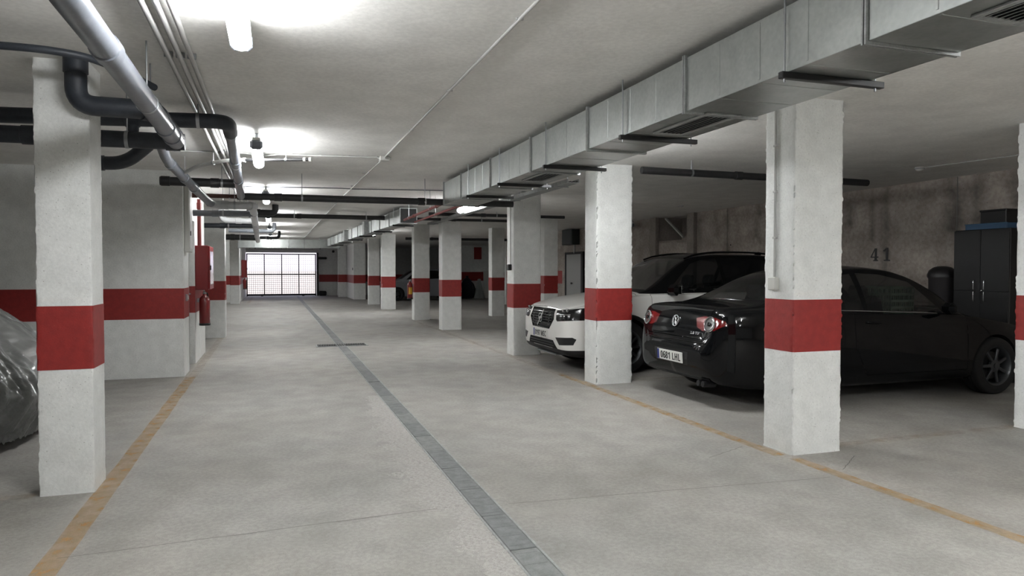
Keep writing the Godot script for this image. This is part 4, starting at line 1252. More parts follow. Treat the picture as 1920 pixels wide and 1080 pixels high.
# regions: [name, view, polygon, minimum facing, split left/right]; name "" cuts a real gap. Returns {name: MB}
func cut_car(sh: Shell, regions: Array, left_over: String) -> Dictionary:
	var out := {}
	var put := func(key: String, t: Array, poly2: PackedVector2Array) -> void:
		if not out.has(key): out[key] = MB.new()
		var mb: MB = out[key]
		if poly2.is_empty():
			mb.tri(t[0], t[1], t[2], t[3], t[4], t[5])
			return
		var ix := Geometry2D.triangulate_polygon(poly2)
		for k in range(0, ix.size(), 3):
			var P := []; var Q := []
			for q in 3:
				var b := poly2[ix[k + q]] / 1000.0
				P.append(t[0] + (t[1] - t[0]) * b.x + (t[2] - t[0]) * b.y)
				Q.append((t[3] + (t[4] - t[3]) * b.x + (t[5] - t[3]) * b.y).normalized())
			mb.tri(P[0], P[1], P[2], Q[0], Q[1], Q[2])
	var boxes := []
	for r in regions:
		var bb := Rect2(r[2][0], Vector2.ZERO)
		for p in r[2]: bb = bb.expand(p)
		boxes.append(bb)
	for t in sh.tv:
		var fn: Vector3 = (t[3] + t[4] + t[5]).normalized()
		var gn: Vector3 = (t[1] - t[0]).cross(t[2] - t[0]).normalized()
		var frags := []        # polygons in scaled barycentric space; a lone null is the whole triangle
		var whole := true
		var done := false
		for ri in regions.size():
			var r = regions[ri]
			var a: Vector2; var b: Vector2; var c: Vector2
			match r[1]:
				"side":
					if absf(fn.z) < r[3] or absf(gn.z) < 0.02: continue
					a = Vector2(t[0].x, t[0].y); b = Vector2(t[1].x, t[1].y); c = Vector2(t[2].x, t[2].y)
				"arch":
					if absf(t[0].z) < r[3]: continue
					a = Vector2(t[0].x, t[0].y); b = Vector2(t[1].x, t[1].y); c = Vector2(t[2].x, t[2].y)
				"front":
					if fn.x > -r[3] or absf(gn.x) < 0.02: continue
					a = Vector2(t[0].z, t[0].y); b = Vector2(t[1].z, t[1].y); c = Vector2(t[2].z, t[2].y)
				"rear":
					if fn.x < r[3] or absf(gn.x) < 0.02: continue
					a = Vector2(t[0].z, t[0].y); b = Vector2(t[1].z, t[1].y); c = Vector2(t[2].z, t[2].y)
				"top":
					if fn.y < r[3] or absf(gn.y) < 0.02: continue
					a = Vector2(t[0].x, t[0].z); b = Vector2(t[1].x, t[1].z); c = Vector2(t[2].x, t[2].z)
			var lo := a.min(b).min(c); var hi := a.max(b).max(c)
			var bb: Rect2 = boxes[ri]
			if hi.x < bb.position.x or lo.x > bb.end.x or hi.y < bb.position.y or lo.y > bb.end.y: continue
			var poly: PackedVector2Array = r[2]
			var key: String = r[0]
			if key != "" and r.size() > 4 and r[4]: key += "|L" if t[0].z + t[1].z + t[2].z > 0 else "|R"
			if whole and Geometry2D.is_point_in_polygon(a, poly) and Geometry2D.is_point_in_polygon(b, poly) and Geometry2D.is_point_in_polygon(c, poly):
				if key != "": put.call(key, t, PackedVector2Array())
				done = true
				break
			var det := (b - a).cross(c - a)
			if absf(det) < 1e-10: continue
			# region polygon into scaled barycentric space
			var bp := PackedVector2Array()
			for p in poly: bp.append(Vector2((p - a).cross(c - a) / det, (b - a).cross(p - a) / det) * 1000.0)
			if whole: frags = [PackedVector2Array([Vector2(0, 0), Vector2(1000, 0), Vector2(0, 1000)])]
			var rest := []
			var any := false
			for f in frags:
				var ins := Geometry2D.intersect_polygons(f, bp)
				if ins.is_empty():
					rest.append(f)
					continue
				any = true
				for q in ins:
					if key != "": put.call(key, t, q)
				for q in Geometry2D.clip_polygons(f, bp):
					if not Geometry2D.is_polygon_clockwise(q): rest.append(q)
			if any:
				whole = false
				frags = rest
				if frags.is_empty():
					done = true
					break
			elif whole: frags = []
		if done: continue
		if whole: put.call(left_over, t, PackedVector2Array())
		else:
			for f in frags: put.call(left_over, t, f)
	return out
func circ(cx: float, cy: float, r: float, n := 28) -> PackedVector2Array:
	var o := PackedVector2Array()
	for k in n: o.append(Vector2(cx + r * cos(TAU * k / n), cy + r * sin(TAU * k / n)))
	return o
func arch_poly(cx: float, cy: float, r: float) -> PackedVector2Array:
	var o := PackedVector2Array()
	for k in 25:
		var a := PI * k / 24.0
		o.append(Vector2(cx + r * cos(a), cy + r * sin(a)))
	o.append(Vector2(cx - r, -0.2)); o.append(Vector2(cx + r, -0.2))
	return o
func pv(a: Array) -> PackedVector2Array:
	var o := PackedVector2Array()
	for k in range(0, a.size(), 2): o.append(Vector2(a[k], a[k + 1]))
	return o
func grow(p: PackedVector2Array, d: float) -> PackedVector2Array:
	var q := PackedVector2Array()
	for k in p: q.append(k * 100.0)
	var r := Geometry2D.offset_polygon(q, d * 100.0, Geometry2D.JOIN_MITER)
	if r.is_empty(): return p
	var o := PackedVector2Array()
	for k in r[0]: o.append(k / 100.0)
	return o
func mirror2(p: PackedVector2Array) -> PackedVector2Array:
	var o := PackedVector2Array()
	for k in p: o.append(Vector2(-k.x, k.y))
	o.reverse()
	return o
func wheel(car: Node3D, at: Vector3, r: float, w: float, rim: float, spokes: int, rim_m: Material, outw: float) -> void:
	# outw: +1 or -1, side the hub faces
	var ax := Vector3(0, 0, outw)
	var h := w * 0.5
	var b := MB.new()
	b.lathe(Vector3.ZERO, ax, [Vector2(rim, -h + 0.01), Vector2(rim + 0.02, -h), Vector2(r - 0.03, -h), Vector2(r - 0.008, -h + 0.015), Vector2(r, -h + 0.035), Vector2(r, -0.02), Vector2(r - 0.007, -0.018), Vector2(r - 0.007, -0.012), Vector2(r, -0.01), Vector2(r, 0.02), Vector2(r - 0.007, 0.022), Vector2(r - 0.007, 0.028), Vector2(r, 0.03), Vector2(r, h - 0.035), Vector2(r - 0.008, h - 0.015), Vector2(r - 0.03, h), Vector2(rim + 0.02, h), Vector2(rim, h - 0.01)], 44)
	var ty := part(car, "wheel", b, M.rubber, "black tyre on alloy wheel")
	ty.position = at
	b = MB.new()
	b.lathe(Vector3.ZERO, ax, [Vector2(rim, -h + 0.01), Vector2(rim - 0.012, -h + 0.03), Vector2(rim - 0.03, 0.0), Vector2(rim - 0.018, h - 0.02), Vector2(rim + 0.004, h - 0.004), Vector2(rim + 0.004, h - 0.012)], 40)
	for k in spokes:
		var a := TAU * k / spokes
		var d := Vector3(cos(a), sin(a), 0)
		var L := rim - 0.03
		b.box(d * (L * 0.55) + ax * (h - 0.035), Vector3(L * 0.98, 0.034, 0.022), 0.006, Basis(Vector3.BACK, a))
	part(ty, "rim", b, rim_m)
	b = MB.new()
	b.lathe(ax * (h - 0.05), ax, [Vector2(0.075, 0), Vector2(0.07, 0.024), Vector2(0.03, 0.03), Vector2(0.03, 0.036), Vector2(0.0, 0.038)], 20)
	part(ty, "hub", b, rim_m)
	b = MB.new()
	b.lathe(ax * (h - 0.10), ax, [Vector2(0.0, 0.0), Vector2(rim - 0.06, 0.0), Vector2(rim - 0.06, 0.012), Vector2(0.0, 0.012)], 28, false)
	part(ty, "brake_disc", b, M.dark_metal)
func car_common(o: Node3D, sp: Dictionary, sh: Shell, rim_m: Material) -> void:
	for fx in [sp.fa, sp.ra]:
		for s in [-1.0, 1.0]:
			wheel(o, Vector3(fx, sp.r, s * sp.track), sp.r, 0.22, sp.rim, sp.spokes, rim_m, s)
			# liner of the wheel well
			var P := []
			for i in 17:
				var a := PI * (i - 1) / 14.0
				var row := []
				for z in [sp.track + 0.08, sp.track - 0.16]: row.append(Vector3(fx + (sp.arch + 0.006) * cos(a), sp.r + (sp.arch + 0.006) * sin(a), s * z))
				P.append(row)
			var b := MB.new()
			b.grid(P)
			part(o, "wheel_arch_liner", b, M.void)
	# floor pan, seats, dashboard, steering wheel
	var b := MB.new()
	b.b2(Vector3(sp.fa + 0.4, sp.pan, -sp.track + 0.14), Vector3(sp.ra - 0.4, sp.pan + 0.08, sp.track - 0.14), 0.02)
	b.b2(Vector3(sp.fa - 0.5, sp.pan + 0.02, -0.5), Vector3(sp.L - 0.45, sp.pan + 0.1, 0.5), 0.02)
	part(o, "floor_pan", b, M.void)
	b = MB.new()
	b.box(Vector3(sp.dash, sp.belt - 0.06, 0), Vector3(0.5, 0.22, sp.track * 1.7), 0.08)
	part(o, "dashboard", b, M.seat)
	for s in [-1.0, 1.0]:
		for rx in sp.seats:
			b = MB.new()
			b.box(Vector3(rx, 0.50, s * 0.37), Vector3(0.5, 0.18, 0.50), 0.06)
			b.box(Vector3(rx + 0.28, 0.80, s * 0.37), Vector3(0.16, 0.62, 0.48), 0.06, Basis(Vector3.BACK, -0.25))
			b.box(Vector3(rx + 0.40, sp.head, s * 0.37), Vector3(0.10, 0.17, 0.26), 0.04, Basis(Vector3.BACK, -0.2))
			b.box(Vector3(rx + 0.37, sp.head - 0.12, s * 0.37), Vector3(0.02, 0.16, 0.14), 0.008, Basis(Vector3.BACK, -0.2))
			b.box(Vector3(rx, 0.36, s * 0.37), Vector3(0.4, 0.16, 0.4), 0.02)
			part(o, "seat", b, M.seat)
func glass_mat(a: float, c: Color) -> StandardMaterial3D:
	var m := mat(Color(c.r, c.g, c.b, a), 0.04)
	m.transparency = BaseMaterial3D.TRANSPARENCY_ALPHA
	return m
func paint_mat(c: Color, rough := 0.35) -> StandardMaterial3D:
	var m := mat(c, rough, 0.0)
	m.clearcoat_enabled = true; m.clearcoat = 0.6; m.clearcoat_roughness = 0.04; m.metallic_specular = 0.05
	return m
func plate(o: Node3D, at: Vector3, s: String, out: float, w := 0.52, tilt := 0.0) -> void:
	# plate facing local -x (out -1) or +x (out +1)
	var bs := Basis(Vector3.UP, -PI / 2 if out < 0 else PI / 2) * Basis(Vector3.RIGHT, tilt)
	var b := MB.new()
	b.box(at, Vector3(w, 0.112, 0.008), 0.003, bs)
	var p := part(o, "number_plate", b, M.plate_white, "white number plate")
	b = MB.new()
	b.box(at + bs * Vector3(-w * 0.5 + 0.024, 0, 0.0045), Vector3(0.04, 0.106, 0.001), 0.0, bs)
	part(p, "blue_strip", b, M.plate_blue)
	text_part(p, "characters", s, 0.074, 0.002, M.plate_ink, at + bs * Vector3(0.018, -0.004, 0.005), bs, "Droid Sans", true, 0.9)

func build_cars() -> void:
	M.car_white = paint_mat(Color(0.875, 0.87, 0.855))
	M.car_black = paint_mat(Color(0.030, 0.034, 0.041), 0.3)
	M.car_silver = paint_mat(Color(0.50, 0.51, 0.53), 0.35)
	M.gloss_black = paint_mat(Color(0.025, 0.026, 0.03), 0.3)
	M.clad = mat(Color(0.055, 0.057, 0.062), 0.6)
	M.seat = mat(Color(0.10, 0.10, 0.105), 0.8)
	M.glass = glass_mat(0.62, Color(0.03, 0.04, 0.045))
	M.glass_dark = glass_mat(0.85, Color(0.02, 0.025, 0.03))
	M.chrome = mat(Color(0.82, 0.83, 0.84), 0.15, 1.0)
	M.silver = mat(Color(0.62, 0.63, 0.64), 0.3, 0.8)
	M.alloy_dark = mat(Color(0.30, 0.31, 0.32), 0.4, 0.7)
	M.plate_white = mat(Color(0.80, 0.80, 0.78), 0.4)
	M.plate_blue = mat(Color(0.08, 0.16, 0.45), 0.4)
	M.plate_ink = mat(Color(0.04, 0.04, 0.045), 0.5)
	M.lamp_red = mat(Color(0.40, 0.015, 0.02), 0.12)
	M.lamp_red.clearcoat_enabled = true; M.lamp_red.clearcoat = 1.0; M.lamp_red.clearcoat_roughness = 0.03
	M.lamp_clear = mat(Color(0.50, 0.50, 0.50), 0.18, 0.6)
	M.lamp_dark = mat(Color(0.07, 0.07, 0.075), 0.15)
	white_suv()
	black_coupe()
	hatchbacks()
	covered_car()

func white_suv() -> void:
	var sp := {"L": 4.425, "fa": 0.87, "ra": 3.572, "r": 0.352, "rim": 0.235, "arch": 0.395, "track": 0.80, "spokes": 10, "pan": 0.24, "belt": 1.02, "dash": 1.45, "head": 1.23, "seats": [1.75, 2.6],
		"zt": [[0.0, 0.60], [0.012, 0.70], [0.03, 0.80], [0.06, 0.865], [0.13, 0.905], [0.32, 0.955], [0.7, 1.035], [1.12, 1.095], [1.24, 1.135], [1.95, 1.565], [2.15, 1.618], [2.5, 1.645], [3.1, 1.64], [3.65, 1.60], [3.98, 1.545], [4.10, 1.40], [4.26, 1.12], [4.33, 1.0], [4.40, 0.82], [4.425, 0.66]],
		"zb": [[0.0, 0.47], [0.012, 0.38], [0.03, 0.32], [0.07, 0.265], [0.14, 0.235], [0.3, 0.215], [1.0, 0.205], [3.6, 0.215], [4.1, 0.26], [4.3, 0.32], [4.4, 0.42], [4.425, 0.5]],
		"zs": [[0.0, 0.57], [0.03, 0.74], [0.06, 0.80], [0.13, 0.85], [0.32, 0.91], [0.7, 0.985], [1.15, 1.03], [2.0, 1.045], [3.0, 1.06], [3.7, 1.10], [4.1, 1.09], [4.3, 0.94], [4.425, 0.6]],
		"wm": [[0.0, 0.56], [0.012, 0.66], [0.03, 0.735], [0.06, 0.79], [0.13, 0.845], [0.3, 0.895], [0.7, 0.925], [2.0, 0.93], [3.6, 0.925], [4.1, 0.885], [4.3, 0.82], [4.4, 0.7], [4.425, 0.58]],
		"ws": [[0.0, 0.54], [0.03, 0.69], [0.06, 0.735], [0.13, 0.785], [0.3, 0.835], [0.7, 0.865], [1.15, 0.865], [1.6, 0.875], [3.0, 0.875], [3.7, 0.855], [4.2, 0.79], [4.425, 0.55]],
		"wr": [[0.0, 0.46], [0.06, 0.64], [0.3, 0.70], [1.12, 0.72], [1.3, 0.755], [1.95, 0.625], [2.3, 0.605], [3.2, 0.60], [3.9, 0.575], [4.25, 0.62], [4.425, 0.48]],
		"drop": [[0.0, 0.012], [0.06, 0.03], [0.3, 0.04], [1.1, 0.045], [1.3, 0.05], [2.0, 0.05], [3.8, 0.045], [4.2, 0.03], [4.425, 0.012]]}
	var o := thing("car", "white compact sport utility car with black roof, nose toward the lane", "car", Vector3(3.56, 0, -9.28))
	var sh := loft_car(sp, 96)
	var door1 := pv([1.22, 0.40, 1.30, 0.36, 2.44, 0.36, 2.46, 1.056, 1.26, 1.056])
	var door2 := pv([2.47, 0.36, 3.10, 0.36, 3.22, 0.60, 3.36, 0.80, 3.40, 1.07, 2.49, 1.058])
	var win1 := pv([1.50, 1.075, 2.00, 1.475, 2.20, 1.535, 2.43, 1.553, 2.44, 1.075])
	var win2 := pv([2.51, 1.078, 2.50, 1.555, 3.05, 1.548, 3.40, 1.50, 3.38, 1.11, 3.30, 1.085])
	var win3 := pv([3.45, 1.20, 3.47, 1.487, 3.78, 1.42, 3.86, 1.33])
	var upper := pv([1.16, 1.062, 4.05, 1.082, 4.2, 1.25, 4.2, 1.8, 1.16, 1.8])
	var grille := pv([-0.405, 0.845, 0.405, 0.845, 0.43, 0.72, 0.31, 0.592, -0.31, 0.592, -0.43, 0.72])
	var hl := pv([0.475, 0.842, 0.52, 0.715, 0.56, 0.697, 0.95, 0.73, 0.95, 0.90, 0.80, 0.875])
	var fog := pv([0.53, 0.482, 0.835, 0.50, 0.855, 0.475, 0.835, 0.40, 0.63, 0.385])
	var intake := pv([-0.44, 0.435, 0.44, 0.435, 0.55, 0.325, -0.55, 0.325])
	var rg := []
	for ax in [sp.fa, sp.ra]:
		rg.append(["", "arch", arch_poly(ax, sp.r, sp.arch), 0.55])
		rg.append(["front_arch_cladding" if ax == sp.fa else "rear_arch_cladding", "arch", arch_poly(ax, sp.r, sp.arch + 0.05), 0.62, true])
	rg.append(["grille_recess", "front", grille, 0.1])
	rg.append(["headlight", "front", hl, 0.12, true]); rg.append(["headlight", "front", mirror2(hl), 0.12, true])
	rg.append(["fog_recess", "front", fog, 0.1, true]); rg.append(["fog_recess", "front", mirror2(fog), 0.1, true])
	rg.append(["lower_intake", "front", intake, 0.1])
	rg.append(["lower_skirt", "arch", pv([-0.1, 0.0, 4.6, 0.0, 4.6, 0.345, 3.0, 0.345, 1.3, 0.33, 0.5, 0.33, -0.1, 0.325]), -1.0])
	rg.append(["side_window", "side", win1, 0.3, true]); rg.append(["side_window_rear", "side", win2, 0.3, true]); rg.append(["quarter_window", "side", win3, 0.3, true])
	rg.append(["windscreen", "top", pv([1.27, -0.69, 1.19, 0.0, 1.27, 0.69, 1.96, 0.565, 1.93, 0.0, 1.96, -0.565]), 0.25])
	rg.append(["rear_window", "rear", pv([-0.55, 1.15, 0.55, 1.15, 0.48, 1.48, -0.48, 1.48]), 0.3])
	rg.append(["roof", "arch", upper, -1.0])
	rg.append(["front_door", "side", grow(door1, -0.003), 0.3, true]); rg.append(["", "side", grow(door1, 0.002), 0.3])
	rg.append(["rear_door", "side", grow(door2, -0.003), 0.3, true]); rg.append(["", "side", grow(door2, 0.002), 0.3])
	var hood := pv([0.075, -0.52, 0.075, 0.52, 0.14, 0.70, 0.5, 0.775, 1.10, 0.79, 1.18, 0.0, 1.10, -0.79, 0.5, -0.775, 0.14, -0.70])
	rg.append(["bonnet", "top", grow(hood, -0.003), 0.3]); rg.append(["", "top", grow(hood, 0.002), 0.3])
	var got := cut_car(sh, rg, "body")
	var mats := {"body": M.car_white, "front_arch_cladding": M.clad, "rear_arch_cladding": M.clad, "grille_recess": M.gloss_black, "headlight": M.lamp_dark, "fog_recess": M.clad, "lower_intake": M.void, "lower_skirt": M.clad, "side_window": M.glass, "side_window_rear": M.glass_dark, "quarter_window": M.glass_dark, "windscreen": M.glass, "rear_window": M.glass_dark, "roof": M.gloss_black, "front_door": M.car_white, "rear_door": M.car_white, "bonnet": M.car_white}
	for k in got:
		var nm: String = k.split("|")[0]
		part(o, nm, got[k], mats[nm])
	car_common(o, sp, sh, M.alloy_dark)
	# grille bars following the nose
	for y in [0.625, 0.66, 0.695, 0.73, 0.765, 0.80]:
		var lim := 0.40 if y > 0.72 else lerpf(0.30, 0.40, (y - 0.592) / 0.128)
		var P := []
		for k in 17:
			var z := lerpf(-lim, lim, k / 16.0)
			P.append(Vector3(sh.hit(z, y, true) - 0.004, y, z))
		var b := MB.new()
		b.tube(P, 0.0065, 6)
		part(o, "grille_bar", b, M.clad)
	for s in [-1.0, 1.0]:
		for k in 5:
			var b := MB.new()
			var y := 0.64 + 0.04 * k
			b.box(Vector3(sh.hit(s * 0.30, y, true) - 0.012, y, s * 0.30), Vector3(0.012, 0.008, 0.03), 0.003)
			part(o, "grille_stud", b, M.chrome)
	var rim := MB.new()
	var gp := grow(grille, 0.004)
	var path := []
	for p in gp: path.append(Vector3(sh.hit(p.x, p.y, true) - 0.002, p.y, p.x))
	path.append(path[0])
	rim.tube(path, 0.009, 8)
	part(o, "grille_frame", rim, M.gloss_black)
	# badge: ring crossed by a diagonal bar
	var bx := sh.hit(0, 0.72, true) - 0.016
	var b := MB.new()
	b.lathe(Vector3(bx, 0.72, 0), Vector3(-1, 0, 0), [Vector2(0.05, 0), Vector2(0.068, 0), Vector2(0.068, 0.012), Vector2(0.05, 0.012), Vector2(0.05, 0)], 28, false)
	b.box(Vector3(bx - 0.004, 0.835 - 0.115, 0), Vector3(0.012, 0.34, 0.028), 0.003, Basis(Vector3.RIGHT, 0.85))
	b.box(Vector3(bx - 0.006, 0.72, 0), Vector3(0.010, 0.024, 0.13), 0.002)
	part(o, "badge", b, M.chrome, "chrome ring badge with diagonal bar")
	# headlight innards: T-shaped light bar
	for s in [-1.0, 1.0]:
		b = MB.new()
		var P := []
		for k in 9:
			var z := lerpf(0.53, 0.80, k / 8.0)
			P.append(Vector3(sh.hit(s * z, 0.785 + 0.01 * k / 8.0, true) - 0.001, 0.785 + 0.01 * k / 8.0, s * z))
		b.tube(P, 0.011, 6)
		part(o, "light_bar", b, M.lamp_clear)
		for z in [0.64, 0.73]:
			b = MB.new()
			b.lathe(Vector3(sh.hit(s * z, 0.832, true) + 0.012, 0.832, s * z), Vector3(-1, 0, 0), [Vector2(0.026, 0), Vector2(0.024, 0.012), Vector2(0.0, 0.018)], 14)
			part(o, "projector_lens", b, M.lamp_clear)
	for y in [0.36, 0.395]:
		var P := []
		for k in 13:
			var z := lerpf(-0.45, 0.45, k / 12.0)
			P.append(Vector3(sh.hit(z, y, true) - 0.002, y, z))
		b = MB.new()
		b.tube(P, 0.007, 6)
		part(o, "intake_bar", b, M.clad)
	# skid plate under the nose
	b = MB.new()
	b.box(Vector3(0.17, 0.228, 0), Vector3(0.18, 0.022, 0.72), 0.008)
	part(o, "skid_plate", b, M.silver)
	plate(o, Vector3(sh.hit(0.0, 0.505, true) - 0.012, 0.505, 0.0), "0197 MSC", -1.0, 0.52)
	for s in [-1.0, 1.0]:
		b = MB.new()
		var sw := sh.side(1.55, 1.03)
		b.box(Vector3(1.53, 1.115, s * (sw + 0.115)), Vector3(0.11, 0.15, 0.20), 0.045, Basis(Vector3.UP, s * 0.2))
		b.box(Vector3(1.54, 1.06, s * (sw + 0.02)), Vector3(0.06, 0.03, 0.10), 0.01)
		var mr := part(o, "wing_mirror", b, M.gloss_black)
		b = MB.new()
		b.box(Vector3(1.588, 1.115, s * (sw + 0.118)), Vector3(0.006, 0.11, 0.15), 0.002, Basis(Vector3.UP, s * 0.2))
		part(mr, "mirror_glass", b, M.chrome)
		for dx in [2.30, 3.22]:
			b = MB.new()
			var hw := sh.side(dx, 0.93)
			b.tube(smooth_path([Vector3(dx - 0.11, 0.93, s * (hw - 0.005)), Vector3(dx - 0.10, 0.93, s * (hw + 0.03)), Vector3(dx + 0.08, 0.935, s * (hw + 0.03)), Vector3(dx + 0.09, 0.935, s * (hw - 0.005))], 0.03, 4), 0.011, 8)
			part(o, "door_handle", b, M.car_white)
		b = MB.new()
		var P := []
		for k in 15:
			var x := lerpf(1.95, 3.85, k / 14.0)
			P.append(Vector3(x, pch(x, sp.zt) - 0.018 + 0.02 * sin(PI * k / 14.0), s * (pch(x, sp.wr) - 0.045)))
		b.tube(P, 0.014, 8)
		part(o, "roof_rail", b, M.gloss_black)
	b = MB.new()
	b.prism(Vector3(3.55, 1.61, -0.008), Vector3.RIGHT, Vector3.UP, Vector3(0, 0, 0.016), pv([0.0, 0.0, 0.16, -0.015, 0.15, 0.055, 0.10, 0.06]))
	part(o, "aerial_fin", b, M.gloss_black)

func black_coupe() -> void:
	var sp := {"L": 4.407, "fa": 0.80, "ra": 3.463, "r": 0.318, "rim": 0.215, "arch": 0.352, "track": 0.785, "spokes": 7, "pan": 0.20, "belt": 0.90, "dash": 1.45, "head": 1.13, "seats": [1.85, 2.65],
		"zt": [[0.0, 0.50], [0.012, 0.57], [0.04, 0.64], [0.1, 0.70], [0.3, 0.775], [0.75, 0.865], [1.10, 0.925], [1.22, 0.975], [1.54, 1.20], [1.85, 1.365], [2.1, 1.425], [2.4, 1.442], [2.85, 1.41], [3.15, 1.325], [3.45, 1.19], [3.72, 1.075], [3.85, 1.045], [4.1, 1.03], [4.24, 1.015], [4.285, 0.99], [4.315, 0.93], [4.345, 0.80], [4.37, 0.70], [4.395, 0.645], [4.407, 0.60]],
		"zb": [[0.0, 0.42], [0.02, 0.32], [0.06, 0.24], [0.15, 0.20], [0.4, 0.175], [3.6, 0.175], [4.0, 0.205], [4.2, 0.235], [4.32, 0.28], [4.37, 0.34], [4.395, 0.41], [4.407, 0.47]],
		"zs": [[0.0, 0.47], [0.04, 0.59], [0.1, 0.65], [0.3, 0.73], [0.75, 0.82], [1.15, 0.875], [1.6, 0.905], [2.3, 0.935], [3.0, 0.96], [3.5, 0.975], [3.9, 0.975], [4.15, 0.96], [4.25, 0.945], [4.3, 0.88], [4.345, 0.75], [4.38, 0.64], [4.407, 0.57]],
		"wm": [[0.0, 0.52], [0.012, 0.60], [0.04, 0.69], [0.1, 0.76], [0.3, 0.84], [0.75, 0.885], [2.0, 0.89], [3.5, 0.893], [3.95, 0.87], [4.15, 0.83], [4.27, 0.775], [4.34, 0.715], [4.385, 0.64], [4.407, 0.56]],
		"ws": [[0.0, 0.50], [0.04, 0.65], [0.1, 0.71], [0.3, 0.79], [0.75, 0.835], [1.2, 0.84], [2.3, 0.845], [3.3, 0.85], [3.8, 0.835], [4.1, 0.795], [4.25, 0.74], [4.34, 0.675], [4.407, 0.53]],
		"wr": [[0.0, 0.42], [0.1, 0.60], [0.3, 0.66], [1.12, 0.70], [1.3, 0.73], [1.95, 0.585], [2.3, 0.56], [2.8, 0.56], [3.2, 0.585], [3.6, 0.64], [3.85, 0.70], [4.1, 0.70], [4.25, 0.66], [4.34, 0.60], [4.407, 0.46]],
		"drop": [[0.0, 0.012], [0.1, 0.025], [0.3, 0.035], [1.1, 0.04], [1.3, 0.045], [2.0, 0.05], [3.0, 0.045], [3.7, 0.035], [4.1, 0.03], [4.3, 0.02], [4.407, 0.012]]}
	var o := thing("car", "glossy black folding roof coupe parked tail toward the lane", "car", Vector3(8.40, 0, -6.56), "", PI)
	var sh := loft_car(sp, 96)
	var door := pv([1.22, 0.30, 2.62, 0.30, 2.70, 0.45, 2.78, 0.62, 2.80, 0.952, 1.24, 0.895])
	var win1 := pv([1.56, 0.935, 1.85, 1.255, 2.2, 1.335, 2.52, 1.352, 2.58, 0.965])
	var win2 := pv([2.64, 0.968, 2.60, 1.345, 2.85, 1.31, 3.15, 1.20, 3.36, 1.06, 3.33, 0.99])
	var lamp := pv([0.36, 0.895, 0.40, 0.805, 0.50, 0.775, 0.68, 0.785, 0.775, 0.845, 0.76, 0.885, 0.66, 0.915, 0.50, 0.92])
	var trunk := pv([-0.60, 1.1, 0.60, 1.1, 0.60, 0.95, 0.59, 0.72, 0.52, 0.69, -0.52, 0.69, -0.59, 0.72, -0.60, 0.95])
	var recess := pv([-0.33, 0.545, 0.33, 0.545, 0.31, 0.405, -0.31, 0.405])
	var rg := []
	for ax in [sp.fa, sp.ra]: rg.append(["", "arch", arch_poly(ax, sp.r, sp.arch), 0.55])
	rg.append(["tail_light", "rear", lamp, 0.06, true]); rg.append(["tail_light", "rear", mirror2(lamp), 0.06, true])
	rg.append(["plate_recess", "rear", recess, 0.1])
	rg.append(["lower_valance", "rear", pv([-0.6, 0.30, 0.6, 0.30, 0.5, 0.15, -0.5, 0.15]), 0.05])
	rg.append(["side_window", "side", win1, 0.3, true]); rg.append(["side_window_rear", "side", win2, 0.3, true])
	rg.append(["windscreen", "top", pv([1.28, -0.66, 1.18, 0.0, 1.28, 0.66, 1.94, 0.53, 1.90, 0.0, 1.94, -0.53]), 0.25])
	rg.append(["rear_window", "top", pv([3.02, -0.50, 3.06, 0.0, 3.02, 0.50, 3.66, 0.58, 3.74, 0.0, 3.66, -0.58]), 0.25])
	rg.append(["roof", "top", pv([1.98, -0.57, 1.95, 0, 1.98, 0.57, 3.0, 0.57, 3.04, 0.0, 3.0, -0.57]), 0.3])
	rg.append(["door", "side", grow(door, -0.003), 0.3, true]); rg.append(["", "side", grow(door, 0.002), 0.3])
	rg.append(["boot_lid", "rear", grow(trunk, -0.004), 0.1]); rg.append(["", "rear", grow(trunk, 0.002), 0.25])
	var lid := pv([3.80, -0.62, 3.80, 0.62, 4.27, 0.585, 4.29, 0.0, 4.27, -0.585])
	rg.append(["boot_lid", "top", grow(lid, -0.003), 0.3]); rg.append(["", "top", grow(lid, 0.001), 0.3])
	var hood := pv([0.10, -0.5, 0.10, 0.5, 0.3, 0.68, 1.08, 0.74, 1.15, 0.0, 1.08, -0.74, 0.3, -0.68])
	rg.append(["bonnet", "top", grow(hood, -0.003), 0.3]); rg.append(["", "top", grow(hood, 0.002), 0.3])
	var hl := pv([0.40, 0.66, 0.45, 0.58, 0.80, 0.60, 0.85, 0.70, 0.7, 0.72])
	rg.append(["headlight", "front", hl, 0.1, true]); rg.append(["headlight", "front", mirror2(hl), 0.1, true])
	rg.append(["grille", "front", pv([-0.3, 0.62, 0.3, 0.62, 0.25, 0.30, -0.25, 0.30]), 0.1])
	var got := cut_car(sh, rg, "body")
	var mats := {"body": M.car_black, "tail_light": M.lamp_red, "plate_recess": M.clad, "lower_valance": M.clad, "side_window": M.glass, "side_window_rear": M.glass, "windscreen": M.glass, "rear_window": M.glass, "roof": M.gloss_black, "door": M.car_black, "boot_lid": M.car_black, "bonnet": M.car_black, "headlight": M.lamp_dark, "grille": M.clad}
	for k in got:
		var nm: String = k.split("|")[0]
		part(o, nm, got[k], mats[nm], "red tail light lens" if nm == "tail_light" else "")
	car_common(o, sp, sh, M.alloy_dark)
	# round clear lens inside each tail light
	for s in [-1.0, 1.0]:
		var z: float = s * 0.605
		var x0 := sh.hit(z, 0.845, false)
		var nx := Vector3(sh.hit(z, 0.835, false) - sh.hit(z, 0.855, false), 0.02, 0).normalized()
		var tz := (sh.hit(z + s * 0.02, 0.845, false) - x0) / 0.02
		var dir := Vector3(1, 0.25, s * clampf(-tz, 0.0, 0.6)).normalized()
		var b := MB.new()
		b.lathe(Vector3(x0, 0.845, z) - dir * 0.012, dir, [Vector2(0.078, 0), Vector2(0.074, 0.018), Vector2(0.062, 0.024), Vector2(0.060, 0.016), Vector2(0.0, 0.012)], 30)
